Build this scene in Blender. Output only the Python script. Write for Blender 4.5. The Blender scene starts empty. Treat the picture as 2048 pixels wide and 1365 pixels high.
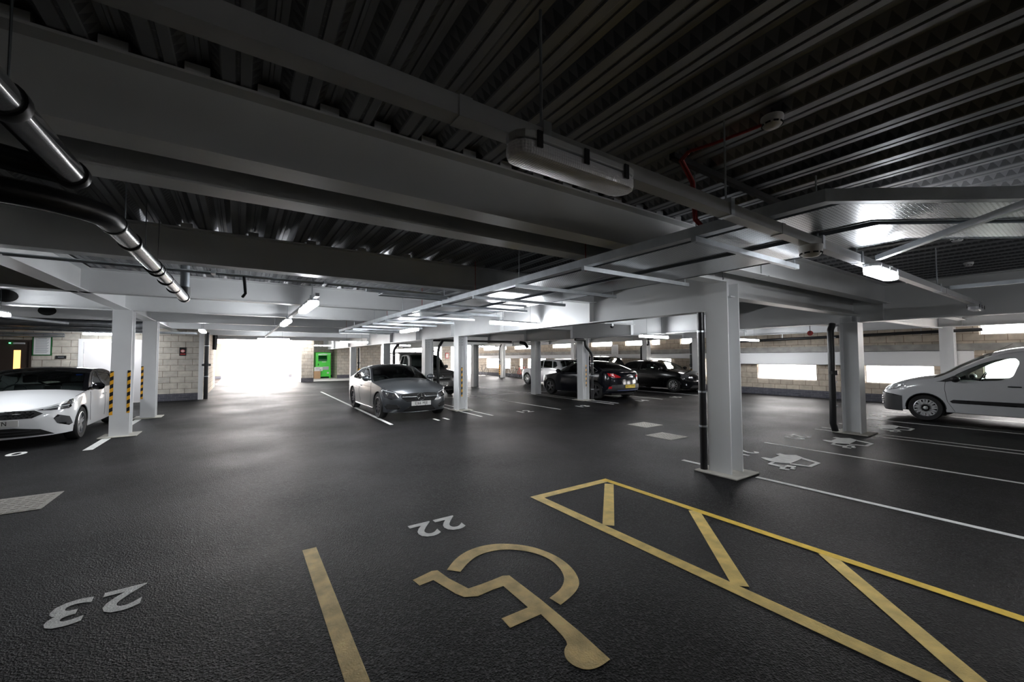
import bpy, bmesh, math, random
import numpy as np
from mathutils import Vector, Matrix
from mathutils.geometry import delaunay_2d_cdt
random.seed(7)
SC = bpy.context.scene
COL = SC.collection
PI = math.pi

# ------------------------------------------------------------ camera, world, exposure
def cam_setup():
    yaw, pitch, roll = math.radians(33.786), math.radians(2.27), math.radians(-.2623)
    f = Vector((math.sin(yaw)*math.cos(pitch), math.cos(yaw)*math.cos(pitch), math.sin(pitch)))
    r = Vector((math.cos(yaw), -math.sin(yaw), 0)); u = r.cross(f)
    c, s = math.cos(roll), math.sin(roll)
    r2 = c*r + s*u; u2 = -s*r + c*u
    m = Matrix(((r2.x, u2.x, -f.x), (r2.y, u2.y, -f.y), (r2.z, u2.z, -f.z))).to_4x4()
    m.translation = (0, 0, 1.6)
    cd = bpy.data.cameras.new('camera'); cd.sensor_width = 36; cd.lens = 811.71/2048*36
    cd.clip_start = .02; cd.clip_end = 300
    o = bpy.data.objects.new('camera', cd); COL.objects.link(o); o.matrix_world = m
    SC.camera = o
cam_setup()
W = bpy.data.worlds.new('world'); SC.world = W; W.use_nodes = True
bgn = W.node_tree.nodes['Background']
bgn.inputs[0].default_value = (1.0, .965, .95, 1); bgn.inputs[1].default_value = 16.0
SC.view_settings.view_transform = 'Standard'; SC.view_settings.look = 'None'
SC.view_settings.exposure = .5; SC.view_settings.gamma = 1.0
SC.view_settings.use_curve_mapping = False
LAMP = 70.0          # strength of the lit fluorescent diffusers

# ------------------------------------------------------------ tagging and object helpers
LABELS = {}
def tag(o, label=None, cat=None, group=None, kind=None):
    if label:
        assert group or label not in LABELS, label
        LABELS[label] = 1; o['label'] = label
    if cat: o['category'] = cat
    if group: o['group'] = group
    if kind: o['kind'] = kind
    return o
def thing(name, label, cat, loc=(0, 0, 0), rz=0, group=None):
    o = bpy.data.objects.new(name, None); COL.objects.link(o); o.empty_display_size = .1
    o.location = loc; o.rotation_euler = (0, 0, rz)
    return tag(o, label, cat, group)
class MB:
    def __init__(s): s.v = []; s.f = []
    def add(s, vs, fs):
        n = len(s.v); s.v += [tuple(v) for v in vs]; s.f += [tuple(i+n for i in f) for f in fs]; return s
    def box(s, x0, x1, y0, y1, z0, z1, m=None):
        vs = [(x, y, z) for z in (z0, z1) for y in (y0, y1) for x in (x0, x1)]
        if m is not None: vs = [m @ Vector(v) for v in vs]
        return s.add(vs, [(0, 2, 3, 1), (4, 5, 7, 6), (0, 1, 5, 4), (2, 6, 7, 3), (0, 4, 6, 2), (1, 3, 7, 5)])
    def prism(s, pts, h0, h1, axis='z', m=None):
        n = len(pts)
        mp = {'z': lambda a, b, h: (a, b, h), 'x': lambda a, b, h: (h, a, b), 'y': lambda a, b, h: (a, h, b)}[axis]
        vs = [mp(a, b, h0) for a, b in pts] + [mp(a, b, h1) for a, b in pts]
        if m is not None: vs = [m @ Vector(v) for v in vs]
        fs = [tuple(range(n))[::-1], tuple(range(n, 2*n))] + [(i, (i+1) % n, n+(i+1) % n, n+i) for i in range(n)]
        return s.add(vs, fs)
    def tube(s, path, r, n=10, caps=True, closed=False):
        P = [Vector(p) for p in path]; N = len(P)
        rs = r if isinstance(r, (list, tuple)) else [r]*N
        vs = []; up = None
        for i in range(N):
            if closed: d = P[(i+1) % N]-P[i-1]
            else: d = P[min(i+1, N-1)]-P[max(i-1, 0)]
            d.normalize()
            if up is None:
                up = Vector((0, 0, 1)) if abs(d.z) < .9 else Vector((1, 0, 0))
            a = d.cross(up)
            if a.length < 1e-4: a = d.orthogonal()
            a.normalize(); b = a.cross(d).normalized(); up = b
            for k in range(n):
                t = 2*PI*k/n; vs.append(P[i]+(a*math.cos(t)+b*math.sin(t))*rs[i])
        fs = []
        for i in range(N if closed else N-1):
            j = (i+1) % N
            for k in range(n):
                k2 = (k+1) % n; fs.append((i*n+k, i*n+k2, j*n+k2, j*n+k))
        if caps and not closed: fs += [tuple(range(n)), tuple(range((N-1)*n, N*n))[::-1]]
        return s.add(vs, fs)
    def lathe(s, prof, n=24, m=None, close=False):
        vs = []
        for r, z in prof:
            for k in range(n):
                t = 2*PI*k/n; vs.append(Vector((r*math.cos(t), r*math.sin(t), z)))
        if m is not None: vs = [m @ v for v in vs]
        fs = []; N = len(prof)
        for i in range(N if close else N-1):
            j = (i+1) % N
            for k in range(n):
                k2 = (k+1) % n; fs.append((i*n+k, i*n+k2, j*n+k2, j*n+k))
        return s.add(vs, fs)
    def build(s, name, mat, parent=None, smooth=False, bevel=0, merge=False):
        me = bpy.data.meshes.new(name); me.from_pydata(s.v, [], s.f)
        bm = bmesh.new(); bm.from_mesh(me)
        if merge: bmesh.ops.remove_doubles(bm, verts=bm.verts, dist=2e-4)
        bmesh.ops.recalc_face_normals(bm, faces=bm.faces)
        if bevel:
            es = [e for e in bm.edges if len(e.link_faces) == 2 and e.calc_face_angle(0) > .6]
            bmesh.ops.bevel(bm, geom=es, offset=bevel, segments=2, affect='EDGES', profile=.5)
        if smooth:
            for f in bm.faces: f.smooth = True
            for e in bm.edges:
                if len(e.link_faces) == 2 and e.calc_face_angle(0) > .7: e.smooth = False
        bm.to_mesh(me); bm.free()
        me.materials.append(mat)
        o = bpy.data.objects.new(name, me); COL.objects.link(o)
        if parent is not None: o.parent = parent
        return o
def struct(name, mb, mat, **k): return tag(mb.build(name, mat, **k), kind='structure')
def solo(name, mb, mat, label, cat, group=None, **k): return tag(mb.build(name, mat, **k), label, cat, group)
def islands(mb):
    par = list(range(len(mb.v)))
    def fd(a):
        while par[a] != a: par[a] = par[par[a]]; a = par[a]
        return a
    for f in mb.f:
        for i in f[1:]: par[fd(i)] = fd(f[0])
    g = {}
    for f in mb.f: g.setdefault(fd(f[0]), []).append(f)
    out = []
    for fs in g.values():
        m = MB(); mp = {}
        for f in fs:
            for i in f:
                if i not in mp: mp[i] = len(m.v); m.v.append(mb.v[i])
            m.f.append(tuple(mp[i] for i in f))
        out.append(m)
    return out
SPLIT = {'clip', 'joint_cover', 'bolts', 'stiffener_plates', 'deck_end_caps', 'saddle', 'tray_edge', 'web_opening', 'sill_trim', 'grille_bar', 'door_frame', 'hanger_wire', 'feet', 'rail', 'vents', 'diffuser_blade'}
SING = {'bolts': 'bolt', 'stiffener_plates': 'stiffener_plate', 'deck_end_caps': 'deck_end_cap', 'vents': 'vent'}
def part(name, mb, mat, parent, label=None, **k):
    if name in SPLIT:
        for m in islands(mb): o = part(SING.get(name, name+' ').strip() + '\x00', m, mat, parent, label, **k)
        return o
    name = name.replace('\x00', '')
    o = mb.build(name, mat, parent, **k)
    if label: o['label'] = label
    return o
def text_obj(name, txt, size, mat, parent, m, extrude=.001, bold=0., xs=1., sp=1.):
    cu = bpy.data.curves.new('t', 'FONT'); cu.body = txt; cu.size = size; cu.extrude = extrude
    cu.align_x = 'CENTER'; cu.align_y = 'CENTER'; cu.offset = bold; cu.resolution_u = 3; cu.space_character = sp
    o = bpy.data.objects.new('t', cu); COL.objects.link(o)
    bpy.context.view_layer.update()
    me = bpy.data.meshes.new_from_object(o.evaluated_get(bpy.context.evaluated_depsgraph_get()))
    bpy.data.objects.remove(o); bpy.data.curves.remove(cu)
    me.transform(Matrix.Diagonal((xs, 1, 1, 1))); me.transform(m)
    me.materials.clear(); me.materials.append(mat)
    n = bpy.data.objects.new(name, me); COL.objects.link(n)
    if parent is not None: n.parent = parent
    return n
ORD = ['first', 'second', 'third', 'fourth', 'fifth', 'sixth', 'seventh', 'eighth', 'ninth', 'tenth', 'eleventh', 'twelfth',
       'thirteenth', 'fourteenth', 'fifteenth', 'sixteenth', 'seventeenth', 'eighteenth', 'nineteenth', 'twentieth']

# ------------------------------------------------------------ materials
def mat(name, col=(.8, .8, .8), rough=.5, metal=0, coat=0, emis=None, es=0, spec=.5, bump=None, vary=None):
    m = bpy.data.materials.new(name); m.use_nodes = True
    nt = m.node_tree; b = nt.nodes['Principled BSDF']
    b.inputs['Base Color'].default_value = (*col, 1); b.inputs['Roughness'].default_value = rough
    b.inputs['Metallic'].default_value = metal; b.inputs['Coat Weight'].default_value = coat
    b.inputs['Coat Roughness'].default_value = .05; b.inputs['Specular IOR Level'].default_value = spec
    if emis: b.inputs['Emission Color'].default_value = (*emis, 1); b.inputs['Emission Strength'].default_value = es
    geo = nt.nodes.new('ShaderNodeNewGeometry')
    if vary:
        sc_, amt = vary
        n = nt.nodes.new('ShaderNodeTexNoise'); n.inputs['Scale'].default_value = sc_; n.inputs['Detail'].default_value = 5
        nt.links.new(geo.outputs['Position'], n.inputs['Vector'])
        mr = nt.nodes.new('ShaderNodeMapRange'); mr.inputs[1].default_value = .3; mr.inputs[2].default_value = .7
        mr.inputs[3].default_value = 1-amt; mr.inputs[4].default_value = 1+amt
        nt.links.new(n.outputs['Fac'], mr.inputs[0])
        mx = nt.nodes.new('ShaderNodeVectorMath'); mx.operation = 'SCALE'; mx.inputs[0].default_value = col
        nt.links.new(mr.outputs[0], mx.inputs['Scale']); nt.links.new(mx.outputs[0], b.inputs['Base Color'])
    if bump:
        sc_, st = bump
        n = nt.nodes.new('ShaderNodeTexNoise'); n.inputs['Scale'].default_value = sc_; n.inputs['Detail'].default_value = 4
        nt.links.new(geo.outputs['Position'], n.inputs['Vector'])
        bp = nt.nodes.new('ShaderNodeBump'); bp.inputs['Strength'].default_value = st; bp.inputs['Distance'].default_value = .01
        nt.links.new(n.outputs['Fac'], bp.inputs['Height']); nt.links.new(bp.outputs[0], b.inputs['Normal'])
    return m
def nd(nt, t, **k):
    n = nt.nodes.new(t)
    for a, v in k.items(): setattr(n, a, v)
    return n
def asphalt():
    m = mat('asphalt', (.03, .03, .032), .45, spec=.08); nt = m.node_tree; b = nt.nodes['Principled BSDF']; L = nt.links.new
    geo = nd(nt, 'ShaderNodeNewGeometry')
    n1 = nd(nt, 'ShaderNodeTexNoise'); n1.inputs['Scale'].default_value = .55; n1.inputs['Detail'].default_value = 6
    n2 = nd(nt, 'ShaderNodeTexVoronoi'); n2.inputs['Scale'].default_value = 85
    n3 = nd(nt, 'ShaderNodeTexNoise'); n3.inputs['Scale'].default_value = 160; n3.inputs['Detail'].default_value = 3
    for n in (n1, n2, n3): L(geo.outputs['Position'], n.inputs['Vector'])
    cr = nd(nt, 'ShaderNodeValToRGB'); cr.color_ramp.elements[0].position = .3; cr.color_ramp.elements[1].position = .75
    cr.color_ramp.elements[0].color = (.0025, .0025, .0032, 1); cr.color_ramp.elements[1].color = (.0068, .0066, .0066, 1)
    L(n1.outputs['Fac'], cr.inputs[0])
    sp = nd(nt, 'ShaderNodeSeparateColor'); L(n2.outputs['Color'], sp.inputs[0])
    cr2 = nd(nt, 'ShaderNodeMapRange'); cr2.inputs[1].default_value = .6; cr2.inputs[3].default_value = .6; cr2.inputs[4].default_value = 7
    L(sp.outputs[0], cr2.inputs[0])
    vm = nd(nt, 'ShaderNodeVectorMath', operation='SCALE'); L(cr.outputs[0], vm.inputs[0]); L(cr2.outputs[0], vm.inputs['Scale'])
    L(vm.outputs[0], b.inputs['Base Color'])
    mr = nd(nt, 'ShaderNodeMapRange'); mr.inputs[1].default_value = .3; mr.inputs[2].default_value = .7
    mr.inputs[3].default_value = .40; mr.inputs[4].default_value = .56; L(n1.outputs['Fac'], mr.inputs[0]); L(mr.outputs[0], b.inputs['Roughness'])
    mm = nd(nt, 'ShaderNodeMath', operation='ADD'); L(n2.outputs['Distance'], mm.inputs[0]); L(n3.outputs['Fac'], mm.inputs[1])
    bp = nd(nt, 'ShaderNodeBump'); bp.inputs['Strength'].default_value = .8; bp.inputs['Distance'].default_value = .008
    L(mm.outputs[0], bp.inputs['Height']); L(bp.outputs[0], b.inputs['Normal'])
    return m
def blockwall(name, axis, c1, c2, mortar, bw=.44, bh=.225, ms=.008, rough=.85):
    m = mat(name, c1, rough); nt = m.node_tree; b = nt.nodes['Principled BSDF']; L = nt.links.new
    geo = nd(nt, 'ShaderNodeNewGeometry'); sp = nd(nt, 'ShaderNodeSeparateXYZ'); L(geo.outputs['Position'], sp.inputs[0])
    cb = nd(nt, 'ShaderNodeCombineXYZ'); L(sp.outputs[0 if axis == 'x' else 1], cb.inputs[0]); L(sp.outputs[2], cb.inputs[1])
    br = nd(nt, 'ShaderNodeTexBrick'); br.inputs['Scale'].default_value = 1
    br.inputs['Brick Width'].default_value = bw; br.inputs['Row Height'].default_value = bh; br.inputs['Mortar Size'].default_value = ms
    br.inputs['Mortar Smooth'].default_value = .3
    br.inputs['Color1'].default_value = (*c1, 1); br.inputs['Color2'].default_value = (*c2, 1); br.inputs['Mortar'].default_value = (*mortar, 1)
    L(cb.outputs[0], br.inputs['Vector'])
    n = nd(nt, 'ShaderNodeTexNoise'); n.inputs['Scale'].default_value = 6; n.inputs['Detail'].default_value = 6; L(geo.outputs['Position'], n.inputs['Vector'])
    mr = nd(nt, 'ShaderNodeMapRange'); mr.inputs[1].default_value = .3; mr.inputs[2].default_value = .7; mr.inputs[3].default_value = .82; mr.inputs[4].default_value = 1.12
    L(n.outputs['Fac'], mr.inputs[0])
    vm = nd(nt, 'ShaderNodeVectorMath', operation='SCALE'); L(br.outputs['Color'], vm.inputs[0]); L(mr.outputs[0], vm.inputs['Scale'])
    L(vm.outputs[0], b.inputs['Base Color'])
    bp = nd(nt, 'ShaderNodeBump', invert=True); bp.inputs['Strength'].default_value = .6; bp.inputs['Distance'].default_value = .01
    L(br.outputs['Fac'], bp.inputs['Height']); L(bp.outputs[0], b.inputs['Normal'])
    return m
def deckmat():
    m = mat('galvanised_deck', (.33, .335, .35), .42, .75); nt = m.node_tree; b = nt.nodes['Principled BSDF']; L = nt.links.new
    geo = nd(nt, 'ShaderNodeNewGeometry'); sp = nd(nt, 'ShaderNodeSeparateXYZ'); L(geo.outputs['Position'], sp.inputs[0])
    def M(op, a, bb=None, clamp=False):
        n = nd(nt, 'ShaderNodeMath', operation=op); n.use_clamp = clamp
        for i, q in enumerate((a, bb)):
            if q is None: continue
            if isinstance(q, (int, float)): n.inputs[i].default_value = q
            else: L(q, n.inputs[i])
        return n.outputs[0]
    fr = M('FRACT', M('DIVIDE', sp.outputs[1], .06)); tri = M('MULTIPLY', M('ABSOLUTE', M('SUBTRACT', fr, .5)), 2)
    h = M('DIVIDE', M('SUBTRACT', sp.outputs[2], 3.005), .05, True)
    inn = M('GREATER_THAN', tri, h)
    zone = M('MULTIPLY', M('GREATER_THAN', sp.outputs[2], 3.006), M('LESS_THAN', sp.outputs[2], 3.052))
    pat = M('MULTIPLY', inn, zone)
    n = nd(nt, 'ShaderNodeTexNoise'); n.inputs['Scale'].default_value = 3; L(geo.outputs['Position'], n.inputs['Vector'])
    mr = nd(nt, 'ShaderNodeMapRange'); mr.inputs[3].default_value = .75; mr.inputs[4].default_value = 1.2; L(n.outputs['Fac'], mr.inputs[0])
    k = M('MULTIPLY', mr.outputs[0], M('ADD', M('MULTIPLY', pat, -.45), 1))
    vm = nd(nt, 'ShaderNodeVectorMath', operation='SCALE'); vm.inputs[0].default_value = (.34, .345, .36); L(k, vm.inputs['Scale']); L(vm.outputs[0], b.inputs['Base Color'])
    bp = nd(nt, 'ShaderNodeBump'); bp.inputs['Strength'].default_value = .7; bp.inputs['Distance'].default_value = .006
    L(pat, bp.inputs['Height']); L(bp.outputs[0], b.inputs['Normal'])
    return m
def traymat():
    m = mat('perforated_galvanised', (.62, .64, .66), .3, .9); nt = m.node_tree; b = nt.nodes['Principled BSDF']; L = nt.links.new
    geo = nd(nt, 'ShaderNodeNewGeometry')
    br = nd(nt, 'ShaderNodeTexBrick'); br.inputs['Scale'].default_value = 1
    br.inputs['Brick Width'].default_value = .03; br.inputs['Row Height'].default_value = .022; br.inputs['Mortar Size'].default_value = .0065
    L(geo.outputs['Position'], br.inputs['Vector'])
    tr = nd(nt, 'ShaderNodeBsdfTransparent'); mx = nd(nt, 'ShaderNodeMixShader')
    mm = nd(nt, 'ShaderNodeMath', operation='SUBTRACT'); mm.inputs[0].default_value = 1; L(br.outputs['Fac'], mm.inputs[1])
    ms = nd(nt, 'ShaderNodeMath', operation='MULTIPLY'); ms.inputs[1].default_value = .45; L(mm.outputs[0], ms.inputs[0])
    L(ms.outputs[0], mx.inputs[0]); L(b.outputs[0], mx.inputs[1]); L(tr.outputs[0], mx.inputs[2])
    L(mx.outputs[0], nt.nodes['Material Output'].inputs['Surface'])
    bp = nd(nt, 'ShaderNodeBump'); bp.inputs['Strength'].default_value = .8; bp.inputs['Distance'].default_value = .004
    L(br.outputs['Fac'], bp.inputs['Height']); L(bp.outputs[0], b.inputs['Normal'])
    return m
def glassmat(name, tint, gl=.12):
    m = bpy.data.materials.new(name); m.use_nodes = True; nt = m.node_tree; nt.nodes.clear(); L = nt.links.new
    out = nd(nt, 'ShaderNodeOutputMaterial'); tr = nd(nt, 'ShaderNodeBsdfTransparent'); tr.inputs[0].default_value = (*tint, 1)
    g = nd(nt, 'ShaderNodeBsdfGlossy'); g.inputs['Roughness'].default_value = .02
    fr = nd(nt, 'ShaderNodeFresnel'); fr.inputs[0].default_value = 1.5
    mx = nd(nt, 'ShaderNodeMixShader'); L(fr.outputs[0], mx.inputs[0]); L(tr.outputs[0], mx.inputs[1]); L(g.outputs[0], mx.inputs[2])
    L(mx.outputs[0], out.inputs[0]); return m
def hazard():
    m = mat('hazard_tape', (.8, .4, .02), .5); nt = m.node_tree; b = nt.nodes['Principled BSDF']; L = nt.links.new
    geo = nd(nt, 'ShaderNodeNewGeometry'); sp = nd(nt, 'ShaderNodeSeparateXYZ'); L(geo.outputs['Position'], sp.inputs[0])
    def M(op, a, bb):
        n = nd(nt, 'ShaderNodeMath', operation=op)
        for i, q in enumerate((a, bb)):
            if isinstance(q, (int, float)): n.inputs[i].default_value = q
            else: L(q, n.inputs[i])
        return n.outputs[0]
    a = M('ADD', M('SUBTRACT', sp.outputs[2], M('MULTIPLY', sp.outputs[0], .6)), M('MULTIPLY', sp.outputs[1], .6))
    st = M('GREATER_THAN', M('FRACT', M('DIVIDE', a, .16), 0), .5)
    mx = nd(nt, 'ShaderNodeMix', data_type='RGBA'); L(st, mx.inputs[0]); mx.inputs[6].default_value = (.85, .42, .02, 1); mx.inputs[7].default_value = (.01, .01, .01, 1)
    L(mx.outputs[2], b.inputs['Base Color']); return m
M = {
 'asphalt': asphalt(), 'deck': deckmat(), 'tray': traymat(), 'hazard': hazard(),
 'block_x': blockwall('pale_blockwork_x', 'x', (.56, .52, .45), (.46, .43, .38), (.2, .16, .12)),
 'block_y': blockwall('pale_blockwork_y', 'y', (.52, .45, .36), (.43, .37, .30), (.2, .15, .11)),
 'plinth_x': blockwall('blue_brick_x', 'x', (.10, .10, .12), (.07, .07, .09), (.16, .16, .17), .225, .075, .006),
 'plinth_y': blockwall('blue_brick_y', 'y', (.10, .10, .12), (.07, .07, .09), (.16, .16, .17), .225, .075, .006),
 'steel': mat('white_painted_steel', (.72, .73, .735), .4, vary=(1.3, .06)),
 'bwhite': mat('white_wall_paint', (.8, .8, .8), .6), 'concrete': mat('grey_concrete', (.33, .32, .30), .85, bump=(40, .3), vary=(3, .3)),
 'pad': mat('cast_base_pad', (.5, .48, .43), .8, bump=(60, .3), vary=(8, .15)),
 'galv': mat('galvanised_steel', (.5, .53, .56), .38, .85, vary=(7, .15)), 'dgalv': mat('dull_galvanised', (.22, .24, .26), .5, .8),
 'pvcgrey': mat('polished_drain_pipe', (.05, .052, .058), .22, 0, coat=.5), 'black': mat('black_plastic', (.012, .012, .014), .35),
 'matt_black': mat('matt_black', (.01, .01, .01), .8), 'trunk': mat('grey_cable_trunking', (.42, .43, .45), .42, vary=(5, .06)),
 'lamp_on': mat('lit_diffuser', (.9, .9, .9), .4, emis=(.93, .96, 1), es=LAMP), 'lamp_body': mat('lamp_housing', (.55, .56, .58), .4),
 'white_paint': mat('white_line_paint', (.86, .86, .83), .6, bump=(90, .5), vary=(14, .12)),
 'yellow_paint': mat('yellow_line_paint', (.92, .62, .07), .6, bump=(90, .5), vary=(9, .15)),
 'worn_yellow': mat('worn_yellow_paint', (.84, .62, .26), .65, bump=(90, .6), vary=(7, .28)), 'mid_yellow': mat('faded_yellow_paint', (.86, .62, .18), .6, bump=(90, .5), vary=(8, .2)),
 'rubber': mat('tyre_rubber', (.018, .018, .018), .75), 'alloy': mat('alloy', (.55, .56, .58), .28, .9), 'dalloy': mat('dark_alloy', (.12, .12, .13), .3, .9),
 'chrome': mat('chrome', (.8, .8, .8), .08, 1), 'redc': mat('red_cable', (.35, .02, .015), .5),
 'glass': glassmat('clear_glass', (.68, .76, .73)), 'tint': glassmat('tinted_glass', (.16, .18, .18)), 'mid': glassmat('grey_glass', (.58, .66, .64)),
 'lens': mat('lamp_lens_dark', (.05, .05, .055), .08, 0, coat=1), 'lens_white': mat('lamp_lens_white', (.75, .78, .8), .1, .3, coat=1),
 'red_lens': mat('red_lens', (.45, .01, .015), .15, 0, coat=1), 'plate_w': mat('white_plate', (.75, .75, .72), .5), 'plate_y': mat('yellow_plate', (.8, .58, .04), .5),
 'fabric': mat('dark_seat_fabric', (.05, .05, .052), .8), 'red': mat('red_print', (.6, .03, .03), .5), 'ink': mat('grey_ink', (.25, .27, .3), .7),
 'green': mat('green_steel', (.10, .85, .08), .4, coat=.3), 'dgreen': mat('deep_green', (.01, .12, .03), .5), 'card': mat('brown_cardboard', (.55, .36, .2), .8),
 'wood': mat('dark_brown_door', (.045, .032, .025), .55), 'whited': mat('white_door_paint', (.72, .7, .7), .5), 'cover': mat('manhole_cover', (.36, .34, .30), .6, .2, bump=(70, .8), vary=(22, .2)),
 'amber': mat('lit_vision_panel', (.8, .45, .15), .5, emis=(1, .5, .16), es=1.6), 'led': mat('green_indicator', (.1, .9, .2), .5, emis=(.1, 1, .25), es=4),
 'offlens': mat('unlit_prismatic_diffuser', (.93, .93, .99), .3, 0, coat=.4), 'outground': mat('pale_paving', (.6, .58, .56), .8), 'brick': mat('orange_brick', (.62, .30, .16), .8),
}
def prismatic(m):
    nt = m.node_tree; b = nt.nodes['Principled BSDF']; L = nt.links.new
    geo = nd(nt, 'ShaderNodeNewGeometry'); vo = nd(nt, 'ShaderNodeTexVoronoi'); vo.inputs['Scale'].default_value = 90; vo.inputs['Randomness'].default_value = 0
    L(geo.outputs['Position'], vo.inputs['Vector']); bp = nd(nt, 'ShaderNodeBump'); bp.inputs['Strength'].default_value = .8; bp.inputs['Distance'].default_value = .004
    L(vo.outputs['Distance'], bp.inputs['Height']); L(bp.outputs[0], b.inputs['Normal'])
    b.inputs['Transmission Weight'].default_value = .0
prismatic(M['offlens'])

# ------------------------------------------------------------ shell
XW = 18.3
def wall_holes(mb, axis, c0, c1, a0, a1, z0, z1, holes):
    A = sorted({a0, a1, *[h[0] for h in holes], *[h[1] for h in holes]}); Z = sorted({z0, z1, *[h[2] for h in holes], *[h[3] for h in holes]})
    A = [a for a in A if a0 <= a <= a1]; Z = [z for z in Z if z0 <= z <= z1]
    for i in range(len(A)-1):
        for j in range(len(Z)-1):
            am, zm = (A[i]+A[i+1])/2, (Z[j]+Z[j+1])/2
            if any(h[0] < am < h[1] and h[2] < zm < h[3] for h in holes): continue
            if axis == 'y': mb.box(c0, c1, A[i], A[i+1], Z[j], Z[j+1])
            else: mb.box(A[i], A[i+1], c0, c1, Z[j], Z[j+1])
    return mb
struct('floor', MB().box(-10, 18.7, -7, 41.5, -.2, 0), M['asphalt'])
struct('ground_outside', MB().box(-60, 110, -60, 120, -.35, -.21).box(-1.2, 18.7, 30.5, 41.5, -.2, .002), M['outground'])
# profiled steel deck: ribs run away from the camera, pitch 0.3 m
def deck():
    mb = MB(); prof = [(0, 3.0), (.055, 3.0), (.060, 3.008), (.072, 3.008), (.077, 3.0), (.118, 3.0), (.124, 3.006), (.168, 3.06), (.195, 3.06), (.200, 3.052), (.214, 3.052), (.219, 3.06), (.248, 3.06), (.294, 3.006)]
    xs = []
    x = -10
    while x < 18.6:
        for a, z in prof:
            if x+a < 18.65: xs.append((x+a, z))
        x += .3
    y0 = -7
    def yend(x): return 29.0 if -1.0 < x < 3.9 else 41.3
    vs = []
    for x, z in xs: vs += [(x, y0, z), (x, yend(x), z)]
    fs = [(2*i, 2*i+1, 2*i+3, 2*i+2) for i in range(len(xs)-1)]
    mb.add(vs, fs)
    return struct('ceiling', mb, M['deck'])
deck()
struct('ceiling_slab', MB().box(-10, -1.0, -7, 41.3, 3.07, 3.25).box(-1.0, 3.9, -7, 29, 3.07, 3.25).box(3.9, 18.7, -7, 41.3, 3.07, 3.25), M['concrete'])
LOW = [(3.27, 5.0), (6.45, 8.58), (10.3, 10.9), (12.75, 14.1), (16.0, 17.6), (19.2, 21.2), (23.0, 25.2), (25.9, 26.3), (27.6, 31.5)]
UP = [(-1.2, 2.3), (11.55, 12.2), (13.4, 13.95), (14.3, 15.7), (16.7, 18.4), (19.9, 22.2), (23.6, 27.0), (28.2, 32)]
holes = [(a, b, .64, 1.27 if a < 9 else 1.5) for a, b in LOW]+[(a, b, 2.2, 2.65) for a, b in UP]+[(-3.5, 2.25, .64, 1.64)]
struct('wall_right', wall_holes(MB(), 'y', XW, XW+.2, -7, 33.5, 0, 3.08, holes), M['block_y'])
struct('baseboard_right', MB().box(XW-.012, XW, -7, 33.5, 0, .27), M['plinth_y'])
struct('trim_1', MB().box(XW-.15, XW-.135, 2.4, 9.9, 1.25, 1.74).box(XW-.15, XW, 2.4, 9.9, 1.725, 1.74).box(XW-.15, XW, 2.4, 9.9, 1.25, 1.265).box(XW-.15, XW-.135, 9.9, 33.5, 1.49, 1.74).box(XW-.15, XW, 9.9, 33.5, 1.725, 1.74).box(XW-.15, XW, 9.9, 33.5, 1.49, 1.505), M['bwhite'])
struct('trim_2', MB().box(XW-.1, XW, -7, 33.5, 1.741, 1.95), M['concrete'])
nw = 0
for (a, b, z0, z1) in holes:
    nw += 1; mb = MB()
    mb.box(XW+.06, XW+.1, a, b, z0, z0+.03).box(XW+.06, XW+.1, a, b, z1-.03, z1)
    mb.box(XW+.06, XW+.1, a, a+.03, z0+.03, z1-.03).box(XW+.06, XW+.1, b-.03, b, z0+.03, z1-.03)
    struct('window_%d' % nw, mb, M['steel'])
# blocks at the left of the way out, and the wall that runs out with it
struct('wall_back', wall_holes(MB(), 'x', 20, 20.22, -10, -1.2, 0, 3.08, [(-6.5, -5.74, -.1, 2.24), (-4.66, -2.66, -.1, 2.28)]), M['block_x'])
struct('baseboard_back', MB().box(-2.6, -1.2, 19.988, 20, 0, .27).box(-5.7, -4.7, 19.988, 20, 0, .27), M['plinth_x'])
struct('trim_3', MB().box(-1.35, -1.195, 19.98, 20.0, 0, 2.7), M['bwhite'])
struct('wall_exit', MB().box(-1.4, -1.2, 20.22, 29, 0, 3.08), M['block_y'])
struct('wall_left', MB().box(-10.2, -10, -7, 20.2, 0, 3.08), M['block_y'])
struct('wall_front', MB().box(-10.2, 18.5, -7.2, -7, 0, 3.08), M['block_x'])
struct('wall_pier', MB().box(3.36, 4.1, 30.1, 36, 0, 3.08), M['block_x'])
struct('wall_recess', MB().box(4.1, 6.5, 36, 36.3, 0, 3.08), M['block_x'])
struct('wall_end', MB().box(6.3, 9.7, 34, 36.3, 0, 3.08).box(14.9, 15.7, 33.3, 33.6, 0, 3.08), M['block_x'])
struct('baseboard_end', MB().box(3.35, 4.1, 30.088, 30.1, 0, .27).box(4.1, 6.3, 35.988, 36, 0, .2).box(6.3, 9.7, 33.988, 34, 0, .27).box(14.9, 15.7, 33.288, 33.3, 0, .27), M['plinth_x'])
# yard outside
struct('wall_yard', MB().box(-8, 12, 43, 43.3, -.2, 2.9), M['bwhite'])
for n, x in (('left', -1.5), ('right', 3.7)):
    t = thing('gate_pier', 'orange brick gate pier out in the daylight, %s side of the way out' % n, 'brick pier', (x, 39.5, 0))
    part('brickwork', MB().box(-.25, .25, -.25, .25, -.2, 2.75), M['brick'], t); part('plinth', MB().box(-.27, .27, -.27, .27, -.2, .22), M['plinth_x'], t)
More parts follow.
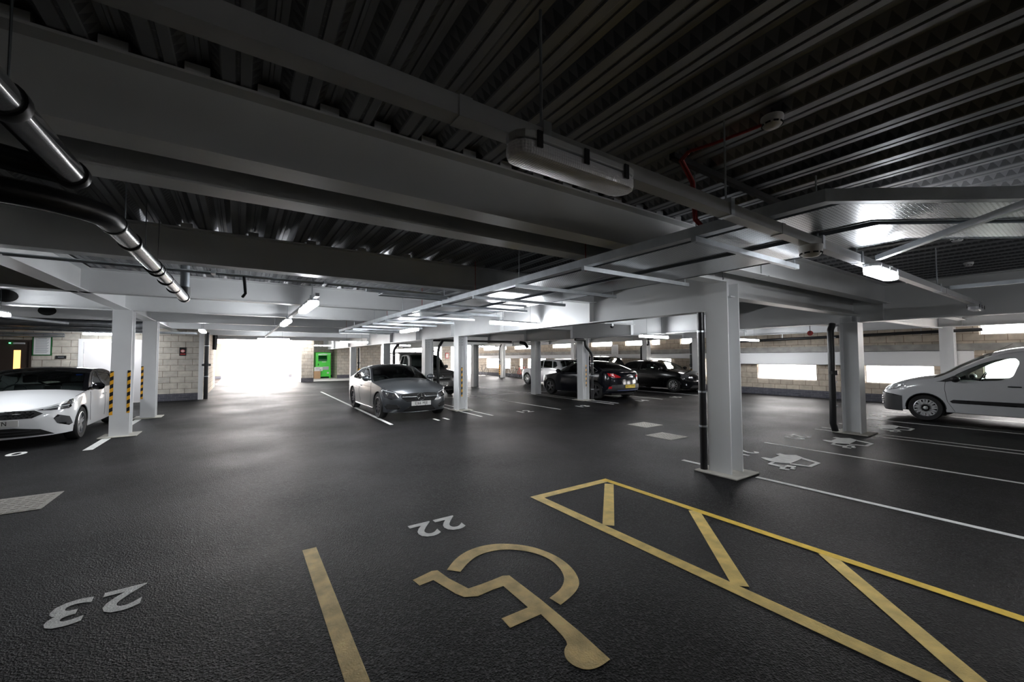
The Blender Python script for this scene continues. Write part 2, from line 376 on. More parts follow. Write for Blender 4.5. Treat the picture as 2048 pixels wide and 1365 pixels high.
# doors on the back wall
d = struct('door_1', MB().box(-6.44, -5.80, 20.03, 20.08, .01, 2.18), M['wood'])
part('door_frame', MB().box(-6.5, -6.44, 19.99, 20.1, 0, 2.24).box(-5.80, -5.74, 19.99, 20.1, 0, 2.24).box(-6.44, -5.80, 19.99, 20.1, 2.18, 2.24), M['wood'], d)
part('vision_panel', MB().box(-6.14, -5.99, 20.02, 20.03, .95, 1.90), M['amber'], d, 'lit amber vision panel')
part('door_closer', MB().box(-6.15, -5.9, 19.98, 20.03, 2.1, 2.15), M['lamp_body'], d)
part('indicator_light', MB().box(-6.24, -6.20, 19.97, 19.99, 2.115, 2.145), M['led'], d, 'small green light')
d = struct('door_2', MB().box(-4.53, -3.66, 20.03, 20.07, .01, 2.2).box(-3.65, -2.79, 20.03, 20.07, .01, 2.2), M['whited'])
part('door_frame', MB().box(-4.66, -4.54, 19.98, 20.1, 0, 2.3).box(-2.78, -2.66, 19.98, 20.1, 0, 2.3).box(-4.54, -2.78, 19.98, 20.1, 2.205, 2.3), M['bwhite'], d)
part('hinge', MB().box(-4.56, -4.53, 20.0, 20.03, 1.8, 1.95), M['galv'], d); part('hinge', MB().box(-4.56, -4.53, 20.0, 20.03, .3, .45), M['galv'], d)
# notices
t = thing('notice_board', 'white text notice in a green frame between brown door and black sign', 'notice', (-5.505, 19.985, 2.045))
part('frame', MB().box(-.225, .225, -.01, .01, -.32, .32), M['dgreen'], t); part('paper', MB().box(-.19, .19, -.014, -.01, -.29, .29), M['bwhite'], t)
mb = MB(); mb.box(-.09, .1, -.016, -.014, .235, .25)
for i in range(15): mb.box(-.15, .15-.02*(i % 3), -.016, -.014, .2-.031*i, .212-.031*i)
part('printed_text', mb, M['ink'], t)
t = thing('door_sign', 'small black sign with one line of white text on the pale block wall', 'sign', (-5.065, 19.985, 1.665))
part('plate', MB().box(-.125, .125, -.008, .01, -.055, .055), M['matt_black'], t); part('printed_text', MB().box(-.07, .07, -.01, -.008, -.008, .012), M['ink'], t)
t = thing('warning_sign', 'black square sign with a red and white round emblem on the block wall', 'sign', (-1.84, 19.985, 1.87))
part('plate', MB().box(-.105, .105, -.008, .01, -.16, .16), M['matt_black'], t)
mb = MB(); mb.prism([(.07*math.cos(a), .055*math.sin(a)+.02) for a in np.linspace(0, 2*PI, 20, False)], -.012, -.008, 'y'); part('emblem', mb, M['plate_w'], t)
mb = MB(); mb.tube([(.062*math.cos(a), -.013, .049*math.sin(a)+.02) for a in np.linspace(0, 2*PI, 20, False)], .008, 6, closed=True).box(-.05, .05, -.014, -.012, .01, .03).box(-.08, .08, -.012, -.008, -.11, -.085); part('red_print', mb, M['red'], t)
t = thing('fire_sign', 'small red bordered white sign on a bright post behind the pickup', 'sign', (15.3, 33.27, 1.75))
part('plate', MB().box(-.16, .16, -.01, .0, -.24, .24), M['plate_w'], t); part('red_border', MB().box(-.16, .16, -.014, -.01, -.24, -.19).box(-.16, .16, -.014, -.01, .19, .24).box(-.16, -.12, -.014, -.01, -.19, .19).box(.12, .16, -.014, -.01, -.19, .19), M['red'], t)
t = thing('wall_notice', 'white notice sheet fixed high on the right wall behind the dark liftback', 'notice', (18.19, 16.38, 2.0))
part('board', MB().box(-.01, .01, -.25, .25, -.3, .3), M['bwhite'], t)
mb = MB()
for i in range(9): mb.box(-.012, -.01, -.2, .2, -.25+.055*i, -.24+.055*i)
part('printed_text', mb, M['ink'], t)

# ------------------------------------------------------------ steel frame
def ibeam(axis, a0, a1, c, zb, zt, bf=.2, tf=.014, tw=.010):
    mb = MB()
    def bx(u0, u1, c0, c1, z0, z1):
        if axis == 'x': mb.box(u0, u1, c0, c1, z0, z1)
        else: mb.box(c0, c1, u0, u1, z0, z1)
    bx(a0, a1, c-bf/2, c+bf/2, zb, zb+tf); bx(a0, a1, c-bf/2, c+bf/2, zt-tf, zt); bx(a0, a1, c-tw/2, c+tw/2, zb+tf, zt-tf)
    return mb
ZT = 2.995
def main_beam(x, y0, y1, zb, label):
    t = thing('main_beam', label, 'steel beam', (0, 0, 0))
    part('beam', ibeam('y', y0, y1, x, zb, ZT, .24, .018, .012), M['steel'], t)
    mb = MB()
    for y in BY:
        if y0+.1 < y < y1: mb.box(x-.12, x+.12, y-.006, y+.006, zb+.018, ZT-.018)
    if mb.v: part('stiffener_plates', mb, M['steel'], t)
BY = [2.55, 3.05, 5.55, 8.75, 11.65, 14.7, 17.9, 21.8, 26.3, 31.0, 36.0]
main_beam(-2.05, -6.9, 19.98, 2.62, 'long white beam over the two striped columns beside the white hatchback')
main_beam(5.6, 3.1, 33.9, 2.24, 'deep white beam running back from the nearest column over the grey coupe')
main_beam(10.6, -6.9, 33.0, 2.28, 'white beam over the column row beside the dark liftback')
main_beam(17.75, -6.9, 33.2, 2.45, 'white beam along the right wall with windows')
spans = [(-9.98, -2.06, 'left bay beyond the white hatchback', BY[3:7]), (-2.04, 5.59, 'open middle bay', BY[:9]), (5.61, 10.59, 'bay right of the nearest column', BY), (10.61, 17.74, 'bay before the right wall', BY)]
for a, b, nm, ys in spans:
    for i, y in enumerate(ys):
        zb = 2.42 if (y == 3.05 and a > 5) else 2.62
        hs = None
        if y == 26.3 and a < 0: b = 5.59
        mb = ibeam('x', a+.006, b-.006, y, zb, ZT, .19)
        o = thing('cross_beam', 'white cross beam, %s back from the camera in the %s' % (ORD[i], nm), 'steel beam')
        part('beam', mb, M['steel'], o)
        if a < -5:
            mb = MB()
            for hx in ([-3.99, -5.6, -7.2] if i % 2 == 0 else [-3.7, -5.3, -6.9]):
                if y > 9: mb.prism([(hx+.16*math.cos(q), 2.8+.12*math.sin(q)) for q in np.linspace(0, 2*PI, 20, False)], y-.007, y-.005, 'y')
            if mb.v: part('web_opening', mb, M['matt_black'], o)
        if a == -2.04 and i in (0, 1, 2):
            mb = MB(); x = -1.75
            while x < 5.4:
                mb.box(x, x+.1, y-.09, y-.02, ZT, ZT+.045); x += .6 if i else .3
            part('deck_end_caps', mb, M['lamp_body'], o)
def column(x, y, ori, label, ztop=2.24, pad=True, tape=None, d=.31, g=None):
    t = thing('steel_column', label, 'column', (x, y, 0), 0)
    mb = MB(); h = d/2; tf = .02
    if ori == 'fx':   # flanges face -x / +x
        mb.box(-h, -h+tf, -h, h, 0, ztop).box(h-tf, h, -h, h, 0, ztop).box(-h+tf, h-tf, -.007, .007, 0, ztop)
    else:
        mb.box(-h, h, -h, -h+tf, 0, ztop).box(-h, h, h-tf, h, 0, ztop).box(-.007, .007, -h+tf, h-tf, 0, ztop)
    part('shaft', mb, M['steel'], t)
    if pad:
        part('base_pad', MB().box(-h-.14, h+.14, -h-.14, h+.14, .001, .02), M['pad'], t, bevel=.006)
    mb = MB()
    for sx in (-1, 1):
        for zz in (.12, .2, .28): mb.box(sx*.05-.014, sx*.05+.014, -.026, -.008, ztop-zz, ztop-zz+.028)
    if ori == 'fx': part('bolts', mb, M['lamp_body'], t)
    for (x0, x1, y0, y1, z0, z1) in (tape or []):
        part('hazard_tape', MB().box(x0, x1, y0, y1, z0, z1), M['hazard'], t)
    return t
H = .155
column(5.6, 3.07, 'fx', 'nearest white H column, black pipe up its left side', 2.61)
column(10.6, 3.1, 'fy', 'white H column second from the camera, left of the white van nose', 2.4)
column(-2.05, 11.65, 'fy', 'nearer of two white columns with black and yellow tape beside the white hatchback', 2.62,
       tape=[(-H-.004, -H+.0, -H, -H+.04, .45, 1.35), (-H, -H+.05, -H-.004, -H, .45, 1.35), (H-.05, H, -H-.004, -H, .48, 1.36)])
column(-2.05, 14.75, 'fy', 'farther of two taped white columns in front of the pale double doors', 2.62, tape=[(-H, -H+.05, -H-.004, -H, .52, 1.4)])
column(5.6, 11.2, 'fx', 'white column standing at the right front corner of the grey coupe', 2.24, tape=[(-H+.1, -H+.14, -H-.003, -H, .42, 1.3)])
column(5.6, 13.85, 'fx', 'white column behind the grey coupe windscreen, in front of the pickup', 2.24, pad=False)
column(5.6, 18.85, 'fx', 'white column with black bent pipe seen over the coupe roof', 2.24, pad=False)
column(5.6, 25.5, 'fx', 'distant white column left of the coupe roof before the block wall', 2.24, pad=False)
column(10.6, 14.0, 'fx', 'white column at the nose of the dark liftback', 2.28, pad=False)
column(10.6, 11.1, 'fx', 'white column with crooked black pipe in front of the dark liftback', 2.28, tape=[(-.02, .02, -H-.003, -H, .5, 1.3)])
column(10.6, 19.5, 'fx', 'white column standing alone in the bright middle distance', 2.28, pad=False)
column(10.6, 25.6, 'fx', 'slender far white column in the glare left of the lone column', 2.28, pad=False)
column(17.1, 26.9, 'fx', 'far white column with black and yellow taped pipe near the bicycles', 2.62, pad=False)
for y, l in ((2.9, 'white column against the right wall behind the van'), (11.1, 'white wall column beside the nose of the black hatchback'), (13.98, 'white wall column above the black hatchback roof'), (19.6, 'white wall column behind the pale hatchback')):
    column(17.95, y, 'fx', l, 2.45, pad=False)

# ------------------------------------------------------------ lamps and trunking
def lamp(loc, rz, L, label, lit=True, w=.13, hang=2.996, group=None):
    t = thing('strip_light', label, 'ceiling light', loc, rz, group)
    def cap(wd, z0, z1, k):
        pts = []
        for sx in (1, -1):
            for a in np.linspace(-PI/2, PI/2, 7): pts.append((sx*(L/2-wd/2+math.cos(a)*wd/2), sx*math.sin(a)*wd/2))
        return MB().prism(pts, z0, z1)
    part('housing', cap(w, .06, .09, 1), M['lamp_body'], t, bevel=.006)
    part('diffuser', cap(w*.96, 0, .059, 1), M['lamp_on'] if lit else M['offlens'], t, None if lit else 'unlit clear prismatic diffuser', bevel=.014, smooth=not lit)
    if hang:
        mb = MB()
        for k in (-.27, .27): mb.tube([(k*L, 0, .085), (k*L, 0, hang-loc[2])], .004, 5)
        part('hanger_wire', mb, M['dgalv'], t)
    for k in (-.36, 0, .36):
        part('clip', MB().box(k*L-.012, k*L+.012, -w/2-.006, -w/2, .03, .09).box(k*L-.012, k*L+.012, w/2, w/2+.006, .03, .09), M['black'] if not lit else M['lamp_body'], t)
    return t
def trunking(p0, p1, s, label, rods=()):
    t = thing('cable_trunking', label, 'cable trunking')
    (x0, y0, z0), (x1, y1, _) = p0, p1
    mb = MB()
    L_ = math.hypot(x1-x0, y1-y0); a = math.atan2(y1-y0, x1-x0); m = Matrix.Translation((x0, y0, z0)) @ Matrix.Rotation(a, 4, 'Z')
    mb.box(0, L_, -s/2, s/2, 0, s, m); part('channel', mb, M['trunk'], t)
    mb = MB(); q = 1.2
    while q < L_: mb.box(q, q+.05, -s/2-.003, s/2+.003, -.003, s+.003, m); q += 2.4
    part('joint_cover', mb, M['trunk'], t)
    for q in rods:
        c = m @ Vector((q, 0, s)); part('hanger_rod', MB().tube([c, (c.x, c.y, 2.998)], .006, 6), M['galv'], t)
        part('bracket', MB().box(q-.02, q+.02, -s/2-.006, s/2+.006, -.004, s+.03, m), M['galv'], t)
trunking((-.6, 1.24, 2.42), (10.45, 1.295, 2.42), .07, 'long grey trunking crossing the view overhead and carrying the unlit strip light', [1.58, 2.96, 4.29, 5.15, 8.1])
lamp((1.115, 1.20, 2.325), .004, .645, 'unlit clear strip light hanging nearest overhead', False, .13, 2.42)
lamp((4.93, 1.20, 2.325), 0, .65, 'brightly lit strip light hanging on the trunking past the nearest column', True, .12, 2.42)
lamp((10.1, 1.29, 2.33), 0, .58, 'dim strip light at the far end of the overhead trunking', False, .13, 2.42)
trunking((.88, 6.2, 2.46), (.84, 19.5, 2.46), .05, 'grey trunking running back over the open lane with two lit lamps', [.5, 4.2, 8, 12])
lamp((7.0, -3.2, 2.35), 0, 1.2, 'added strip light, unseen behind the camera, brightening the near bay markings')  # out of view, added to throw more light on the near bay markings
lamp((.88, 7.15, 2.37), PI/2, 1.45, 'nearer lit strip light over the open lane', hang=2.46)
lamp((.85, 10.6, 2.37), PI/2, 1.45, 'farther lit strip light over the open lane', hang=2.46)
lamp((4.88, 7.1, 2.27), .1, 1.42, 'lit tube under the cable trays in front of the deep white beam')
lamp((10.0, 7.5, 2.14), .1, 1.45, 'lit tube beyond the deep beam above the dark liftback')
lamp((16.3, 7.9, 2.18), .05, 1.5, 'lit tube near the right wall seen right of the nearest column')
lamp((4.25, 19.1, 2.27), 0, 1.2, 'distant lit tube above the coupe before the block wall')
lamp((3.69, 10.4, 2.28), PI/2, 1.2, 'short looking lit lamp under the tray end over the coupe')
lamp((-3.75, 11.3, 2.42), PI/2, 1.2, 'lit lamp over the white hatchback at the left edge')
lamp((-3.72, 18.9, 2.40), 0, 1.2, 'lit lamp above the pale double doors')
lamp((-1.0, 16.0, 2.42), PI/2, 1.2, 'lit lamp near the end of the pale block wall')
lamp((1.2, 20.5, 2.4), 0, 1.2, 'lit lamp across the lane before the way out')
lamp((4.9, 31.5, 2.45), 0, 1.2, 'added lit tube above the green recycling bank, brightening the block walls')  # extra tube added to lift the dark block walls right of the exit
lamp((8.0, 24.0, 2.3), 0, 1.2, 'far lit tube behind the pickup')
lamp((14.0, 24.0, 2.3), 0, 1.2, 'far lit tube over the pale hatchback')

# ------------------------------------------------------------ cable trays
t = thing('cable_tray', 'wide perforated cable tray run hung under the beams from the nearest column into the distance', 'cable tray')
YB, YE = .92, 15.0
def skew(mb, x0, x1, z0, z1):
    """straight run along y, then the 45 degree set over toward +x"""
    mb.add([(x0, YB, z0), (x1, YB, z0), (x1, YE, z0), (x0, YE, z0), (x0, YB, z1), (x1, YB, z1), (x1, YE, z1), (x0, YE, z1)],
           [(0, 1, 2, 3), (4, 7, 6, 5), (0, 4, 5, 1), (1, 5, 6, 2), (2, 6, 7, 3), (3, 7, 4, 0)])
    dx, dy = 3.4, -2.4
    mb.add([(x0, YB, z0), (x1, YB, z0), (x1+dx, YB+dy, z0), (x0+dx, YB+dy, z0), (x0, YB, z1), (x1, YB, z1), (x1+dx, YB+dy, z1), (x0+dx, YB+dy, z1)],
           [(0, 1, 5, 4), (1, 2, 6, 5), (2, 3, 7, 6), (3, 0, 4, 7), (0, 3, 2, 1), (4, 5, 6, 7)])
mb = MB(); skew(mb, 2.82, 2.90, 2.50, 2.575); part('side_trunking', mb, M['galv'], t)
for a, b in ((3.05, 3.62), (3.76, 4.42)):
    mb = MB(); skew(mb, a, b, 2.535, 2.537); part('tray', mb, M['tray'], t)
    mb = MB(); skew(mb, a-.006, a, 2.53, 2.59); skew(mb, b, b+.006, 2.53, 2.59); part('tray_edge', mb, M['dgalv'], t)
ys = [1.74, 2.92, 4.08, 5.2, 6.3, 7.3, 8.4, 9.5, 10.6, 11.7, 12.8, 13.9, 14.8]
for i, y in enumerate(ys):
    part('strut', MB().box(2.80, 4.56, y-.02, y+.02, 2.455, 2.498), M['galv'], t)
    for x in (2.84, 4.5):
        part('hanger_rod', MB().tube([(x, y, 2.45), (x, y, 2.998)], .005, 6), M['redc'] if (i % 2 and x < 3) else M['galv'], t)
mb = MB()
for k in range(5): mb.tube([(3.2+.07*k, .9, 2.55), (3.2+.07*k, 6, 2.55), (3.23+.06*k, 15, 2.55)], .012, 6)
part('cables', mb, M['black'], t)
solo('support_channel', MB().box(-.02, 2.2, -.02, .02, 0, .042, Matrix.Translation((4.6, 1.13, 2.432)) @ Matrix.Rotation(math.radians(-137), 4, 'Z')), M['galv'], 'pale steel channel slanting down across the tray at the right edge', 'steel channel')
solo('support_channel', MB().box(0, 2.6, -.02, .02, 0, .05, Matrix.Translation((8.05, 1.37, 2.495)) @ Matrix.Rotation(math.radians(-88), 4, 'Z')), M['galv'], 'grey steel channel hung right of the brightly lit strip light', 'steel channel')
solo('ceiling_strut', MB().box(2.44, 4.1, 1.64, 1.68, 2.955, 2.998), M['matt_black'], 'dark strut fixed to the deck beside the smoke detector', 'strut')
# services behind beam 3
t = thing('conduit_run', 'thin bright conduits clipped under the beam across the middle of the ceiling', 'conduit')
for y, z in ((5.8, 2.60), (5.88, 2.60)): part('conduit', MB().tube([(-1.9, y, z), (2.6, y+.1, z)], .011, 8), M['galv'], t)
part('saddle', MB().box(-.3, -.26, 5.76, 5.92, 2.58, 2.62).box(.9, .94, 5.80, 5.96, 2.58, 2.62), M['galv'], t)
for x, l in ((.02, 'black loop of cable hanging under the beams left of the lane lamps'),):
    solo('hanging_cable', MB().tube([(x, 5.9, 2.6), (x+.02, 5.95, 2.4), (x-.01, 6.0, 2.36)], .018, 8), M['black'], l, 'cable')
t = thing('tray_branch', 'flat grey cable tray branch behind the third beam joining the main tray', 'cable tray')
part('tray', MB().box(1.75, 2.8, 6.1, 6.3, 2.56, 2.57), M['galv'], t); part('tray_edge', MB().box(1.75, 2.8, 6.09, 6.1, 2.55, 2.61).box(1.75, 2.8, 6.3, 6.31, 2.55, 2.61).box(1.5, 1.75, 6.02, 6.06, 2.56, 2.6), M['galv'], t)

def detector(x, y, z, label, s=1.):
    t = thing('smoke_detector', label, 'smoke detector', (x, y, z))
    part('base', MB().lathe([(0, 0), (.058*s, 0), (.060*s, -.012*s), (.056*s, -.03*s)], 24), M['bwhite'], t, smooth=True)
    part('chamber', MB().lathe([(.056*s, -.03*s), (.05*s, -.05*s), (.038*s, -.062*s), (0, -.066*s)], 24), M['bwhite'], t, smooth=True)
    mb = MB()
    for k in range(8):
        m = Matrix.Rotation(k*PI/4, 4, 'Z'); mb.box(.0455*s, .0545*s, -.013*s, .013*s, -.05*s, -.042*s, m)
    part('vents', mb, M['matt_black'], t)
detector(2.56, 1.08, 2.998, 'white round smoke detector on the deck at the end of the red cable')
detector(3.52, 1.25, 2.42, 'white round detector fixed under the overhead trunking by the trays', 1.3)
detector(6.9, 1.0, 2.98, 'small detector on the dark deck above the brightly lit lamp')
detector(9.0, 1.2, 2.98, 'second small detector on the dark deck right of the brightly lit lamp', .9)
t = thing('red_cable', 'red fire cable bending from smoke detector down to the tray', 'cable')
for o in (0, .02):
    part('cable', MB().tube([(2.52, 1.12+o, 2.955), (2.50, 1.4+o, 2.965), (2.45, 1.53+o, 2.96), (2.5, 1.62+o, 2.95), (2.62, 1.66+o, 2.93), (2.74, 1.69+o, 2.88), (2.79, 1.71+o, 2.75), (2.80, 1.71+o, 2.62), (2.86, 1.70+o, 2.58)], .009, 8), M['redc'], t, smooth=True)

# ------------------------------------------------------------ pipes
t = thing('drain_pipe', 'dark polished drain pipe running back under the ceiling at upper left', 'pipe')
X0, Z0 = -.70, 2.50
part('near_pipe', MB().tube([(X0, .9, Z0), (X0, 2.8, Z0)], .058, 20), M['pvcgrey'], t, smooth=True)
part('far_pipe', MB().tube([(X0+.06, 3.25, Z0-.10), (X0+.07, 6.75, Z0-.10)], .056, 20), M['pvcgrey'], t, smooth=True)
def ring(mb, x, y, z, r0, w=.03, m=None): mb.tube([(x, y-w/2, z), (x, y-w/2+.001, z), (x, y+w/2, z)], [r0*.99, r0, r0], 20)
for y in (2.12, 2.8): mb = MB(); ring(mb, X0, y, Z0, .068, .05); part('coupling', mb, M['black'], t, smooth=True)
for y in (3.28, 3.72, 4.6, 4.78, 5.3, 5.9): mb = MB(); ring(mb, X0+.06, y, Z0-.10, .065, .03); part('coupling', mb, M['black'], t, smooth=True)
for y in (2.15, 3.9, 4.65, 5.3): part('hanger_rod', MB().tube([(X0, y, Z0), (X0, y, 2.99)], .004, 6), M['dgalv'], t)
part('end_cap', MB().tube([(X0+.07, 6.75, Z0-.10), (X0+.07, 6.82, Z0-.10)], .064, 20), M['black'], t, smooth=True)
t2 = thing('drain_branch', 'black branch pipe curving in from the left to join the drain pipe', 'pipe')
part('bend', MB().tube([(-2.2, 2.85, Z0-.10), (-1.3, 2.85, Z0-.10), (-1.0, 2.87, Z0-.10), (-.82, 2.93, Z0-.10), (-.70, 3.03, Z0-.10), (X0+.05, 3.12, Z0-.10), (X0+.06, 3.27, Z0-.10)], .062, 16), M['black'], t2, smooth=True)
part('cross_arm', MB().tube([(-2.0, 2.55, Z0), (-1.3, 2.62, Z0), (-.9, 2.72, Z0), (X0, 2.82, Z0)], .055, 16), M['black'], t2, smooth=True)
t = thing('riser_pipe', 'grey vertical pipe rising to the deck at the end of the drain pipe', 'pipe')
part('pipe', MB().tube([(X0+.07, 6.86, 2.46), (X0+.07, 6.86, 2.99)], .05, 14), M['dgalv'], t, smooth=True); part('socket', MB().tube([(X0+.07, 6.86, 2.42), (X0+.07, 6.86, 2.55)], .06, 14), M['black'], t, smooth=True)
def downpipe(pts, r, label, collars=(), clamps=(), base=True, tape=None):
    t = thing('downpipe', label, 'pipe')
    part('pipe', MB().tube(pts, r, 14), M['black'], t, smooth=True)
    x, y = pts[-1][:2]
    for z in collars:
        part('access_collar', MB().tube([(x, y, z-.05), (x, y, z+.05)], r*1.3, 14).tube([(x-r*1.9, y, z), (x+r*1.9, y, z)], r*.55, 10), M['black'], t, smooth=True)
    for z in clamps:
        part('pipe_clamp', MB().tube([(x, y, z-.012), (x, y, z+.012)], r*1.12, 14), M['galv'], t)
    if tape: part('hazard_tape', MB().tube([(x, y, tape[0]), (x, y, tape[1])], r*1.15, 14), M['hazard'], t)
    return t
downpipe([(5.43, 3.29, 2.22), (5.43, 3.29, .022)], .048, 'black downpipe on the left of the nearest column', (), (1.95, .62, 1.1))
downpipe([(10.42, 3.36, 2.27), (10.40, 3.36, 2.22), (10.35, 3.37, 2.15), (10.34, 3.37, 2.1), (10.34, 3.37, 1.4), (10.34, 3.37, .7), (10.34, 3.38, .18), (10.35, 3.37, .13), (10.38, 3.36, .03)], .06, 'black downpipe with collar on the left of the second column', (1.24,), (1.98, 1.05, .55))
downpipe([(10.0, 10.86, 2.22), (10.4, 10.86, 2.22), (10.48, 10.86, 2.18), (10.5, 10.86, 2.05), (10.52, 10.86, 1.98), (10.78, 10.86, 1.75), (10.82, 10.86, 1.66), (10.83, 10.86, 1.5), (10.83, 10.86, .012)], .05, 'crooked black pipe stepping down the column in front of the dark liftback', (1.02,), (1.35, .9, .4))
downpipe([(5.9, 13.2, 2.2), (5.86, 13.4, 2.0), (5.84, 13.45, 1.8), (5.84, 13.45, .012)], .05, 'black pipe at the back of the column behind the coupe')
downpipe([(6.15, 18.7, 2.2), (6.05, 18.7, 2.15), (5.95, 18.7, 2.0), (5.92, 18.7, 1.9), (5.92, 18.7, .012)], .06, 'black pipe with an elbow above the coupe roof', (), (1.7,))
downpipe([(5.9, 25.3, 2.2), (5.9, 25.3, .012)], .05, 'thin black pipe beside the distant column before the block wall', (1.3,), (), tape=(.3, 1.0))
downpipe([(-1.1, 19.9, 2.62), (-1.1, 19.9, .012)], .075, 'tall black pipe at the corner where the pale block wall ends', (1.35,), (2.1, .9))
downpipe([(-1.1, 26.0, 2.998), (-1.1, 26, 2.3), (-1.12, 26, 2.05)], .1, 'short black pipe stub high on the exit passage wall')
downpipe([(10.2, 14.6, 2.24), (10.3, 14.4, 2.2), (10.4, 14.3, 2.0)], .07, 'black pipe bend above the nose of the dark liftback')
downpipe([(17.66, 13.63, 2.6), (17.7, 13.63, 2.3), (17.84, 13.75, 2.22), (17.87, 14.15, 2.18), (17.87, 14.26, 2.08), (17.87, 14.26, .012)], .05, 'black stepped pipe by the wall above the black hatchback')
downpipe([(17.87, 10.7, 2.26), (17.87, 11.25, 2.26), (17.87, 11.36, 2.2), (17.87, 11.37, 2.1), (17.87, 11.37, .012)], .05, 'black pipe by the wall column at the black hatchback nose', (1.2,), (1.7, 1.05), tape=(.85, 1.0))
downpipe([(16.9, 26.75, 2.6), (16.85, 26.75, 2.5), (16.75, 26.8, 2.3), (16.75, 26.8, .012)], .05, 'far black pipe with yellow tape near the bicycles', (1.25,), (), tape=(.25, 1.05))
t = thing('wall_pipe', 'long black horizontal pipe along the top of the right wall', 'pipe')
part('pipe', MB().tube([(18.1, 2.2, 2.35), (18.1, 10.2, 2.22)], .05, 12), M['black'], t, smooth=True)
for y in (3.5, 5.5, 7.5, 9.5): part('hanger', MB().box(18.09, 18.11, y-.01, y+.01, 2.25, 2.99), M['galv'], t)
t = thing('ceiling_pipe', 'black pipe crossing under the beams behind the pickup', 'pipe'); part('pipe', MB().tube([(6.2, 15.6, 2.3), (10.4, 15.6, 2.3)], .045, 10), M['black'], t, smooth=True)
t = thing('security_camera', 'small dark dome camera under the beams above the dark liftback', 'camera', (9.6, 8.75, 2.55))
part('bracket', MB().box(-.04, .04, -.04, .04, 0, .07), M['lamp_body'], t); part('dome', MB().lathe([(.06, 0), (.055, -.03), (.035, -.055), (0, -.065)], 18), M['black'], t, smooth=True)
t = thing('alarm_sounder', 'small red round alarm sounder beside the second column pipe', 'alarm', (13.0, 4.7, 2.22))
part('body', MB().lathe([(0, -.06), (.06, -.05), (.07, 0), (0, 0)], 18, Matrix.Rotation(-PI/2, 4, 'Y')), M['redc'], t); part('rod', MB().tube([(0, 0, 0), (0, 0, .79)], .008, 6), M['matt_black'], t)
# ducts in the left bay
for y, z, r, l in ((16.4, 2.62, .13, 'large galvanised duct across the left bay ceiling'), (17.3, 2.5, .07, 'thinner galvanised duct just below the large one')):
    t = thing('duct', l, 'duct'); part('duct_pipe', MB().tube([(-9.8, y, z), (-2.3, y, z)], r, 16), M['galv'], t, smooth=True)
    for x in (-8, -6.2, -4.4, -2.8): mb = MB(); mb.tube([(x-.03, y, z), (x+.03, y, z)], r+.008, 16); part('joint_band', mb, M['galv'], t)
t = thing('ladder_tray', 'grey ladder tray hung below the ducts in the left bay', 'cable tray')
part('rail', MB().box(-9.8, -1.3, 18.0, 18.02, 2.46, 2.52).box(-9.8, -1.3, 18.3, 18.32, 2.46, 2.52), M['galv'], t)
mb = MB(); x = -9.6
while x < -1.5: mb.box(x, x+.03, 18.02, 18.3, 2.47, 2.49); x += .35
part('rungs', mb, M['galv'], t)
for x in (-8, -6, -4, -2.4): part('hanger_rod', MB().tube([(x, 18.01, 2.5), (x, 18.01, 2.99)], .006, 6), M['dgalv'], t)
t = thing('small_pipe', 'thin pale pipe slanting across the left bay above the white hatchback', 'pipe'); part('pipe', MB().tube([(-5.2, 12.0, 2.6), (-3.3, 13.4, 2.42)], .03, 10), M['trunk'], t)
t = thing('copper_pipes', 'pair of thin insulated pipes along the back wall over the brown door', 'pipe')
for z in (2.36, 2.44): part('pipe', MB().tube([(-9.5, 19.6, z), (-4.9, 19.6, z)], .03, 10), M['galv'], t, smooth=True)

# ------------------------------------------------------------ floor markings
def quad(mb, p, q, w, z=.001, h=.0015):
    a, b = Vector((*p, 0)), Vector((*q, 0)); d = (b-a).normalized(); n = Vector((-d.y, d.x, 0))*w/2
    pts = [(a+n), (b+n), (b-n), (a-n)]; return mb.prism([(v.x, v.y) for v in pts], z, z+h)
def line(p, q, w, label, m='white_paint', cat='painted line'):
    return solo('bay_line', quad(MB(), p, q, w), M[m], label, cat)
line((.51, 3.83), (.51, -1.5), .105, 'wide yellow bay line pointing at the camera left of the wheelchair symbol', 'worn_yellow')
line((5.70, 2.72), (5.72, -2), .075, 'white bay line starting at the pad of the nearest column')
line((5.70, 3.80), (5.70, 3.40), .075, 'short white line stub left of the nearest column')
line((8.08, 3.70), (8.14, -2), .07, 'white bay line between the two nearest charging symbols')
line((10.45, 3.75), (10.45, 3.42), .06, 'nearer short stub of the double line at the second column')
line((10.82, 3.75), (10.82, 3.42), .06, 'farther short stub of the double line at the second column')
line((10.46, 2.78), (10.52, -2), .07, 'nearer white line of the pair behind the second column')
line((10.80, 2.78), (10.84, -2), .07, 'farther white line of the pair behind the second column')
line((13.16, 3.75), (13.14, -2), .07, 'white bay line just in front of the van')
line((15.34, 3.85), (15.34, -1), .07, 'white bay line beyond the van wheels')
line((3.03, 9.7), (3.2, 21), .085, 'white bay line along the near side of the grey coupe')
line((5.44, 9.6), (5.44, 20.5), .07, 'left line of the pair beside the grey coupe')
line((5.78, 9.6), (5.78, 20.5), .07, 'right line of the pair beside the grey coupe')
line((8.12, 9.5), (8.12, 20), .075, 'white bay line across the empty bay right of the coupe column')
line((10.45, 9.5), (10.45, 20), .06, 'left line of the pair beside the dark liftback')
line((10.80, 9.6), (10.80, 20), .06, 'right line of the pair beside the dark liftback')
line((13.15, 9.55), (13.15, 14.8), .07, 'white bay line between dark liftback and black hatchback')
line((15.6, 9.65), (15.6, 14.8), .07, 'white bay line under the side of the black hatchback')
line((5.9, 14.87), (15, 14.87), .07, 'white cross line at the back of the empty bay')
line((-2.2, 10.12), (-2.2, 11.35), .13, 'short wide white line in front of the nearer taped column')
line((-2.2, 12.1), (-2.2, 14.4), .13, 'white line joining the two taped columns')
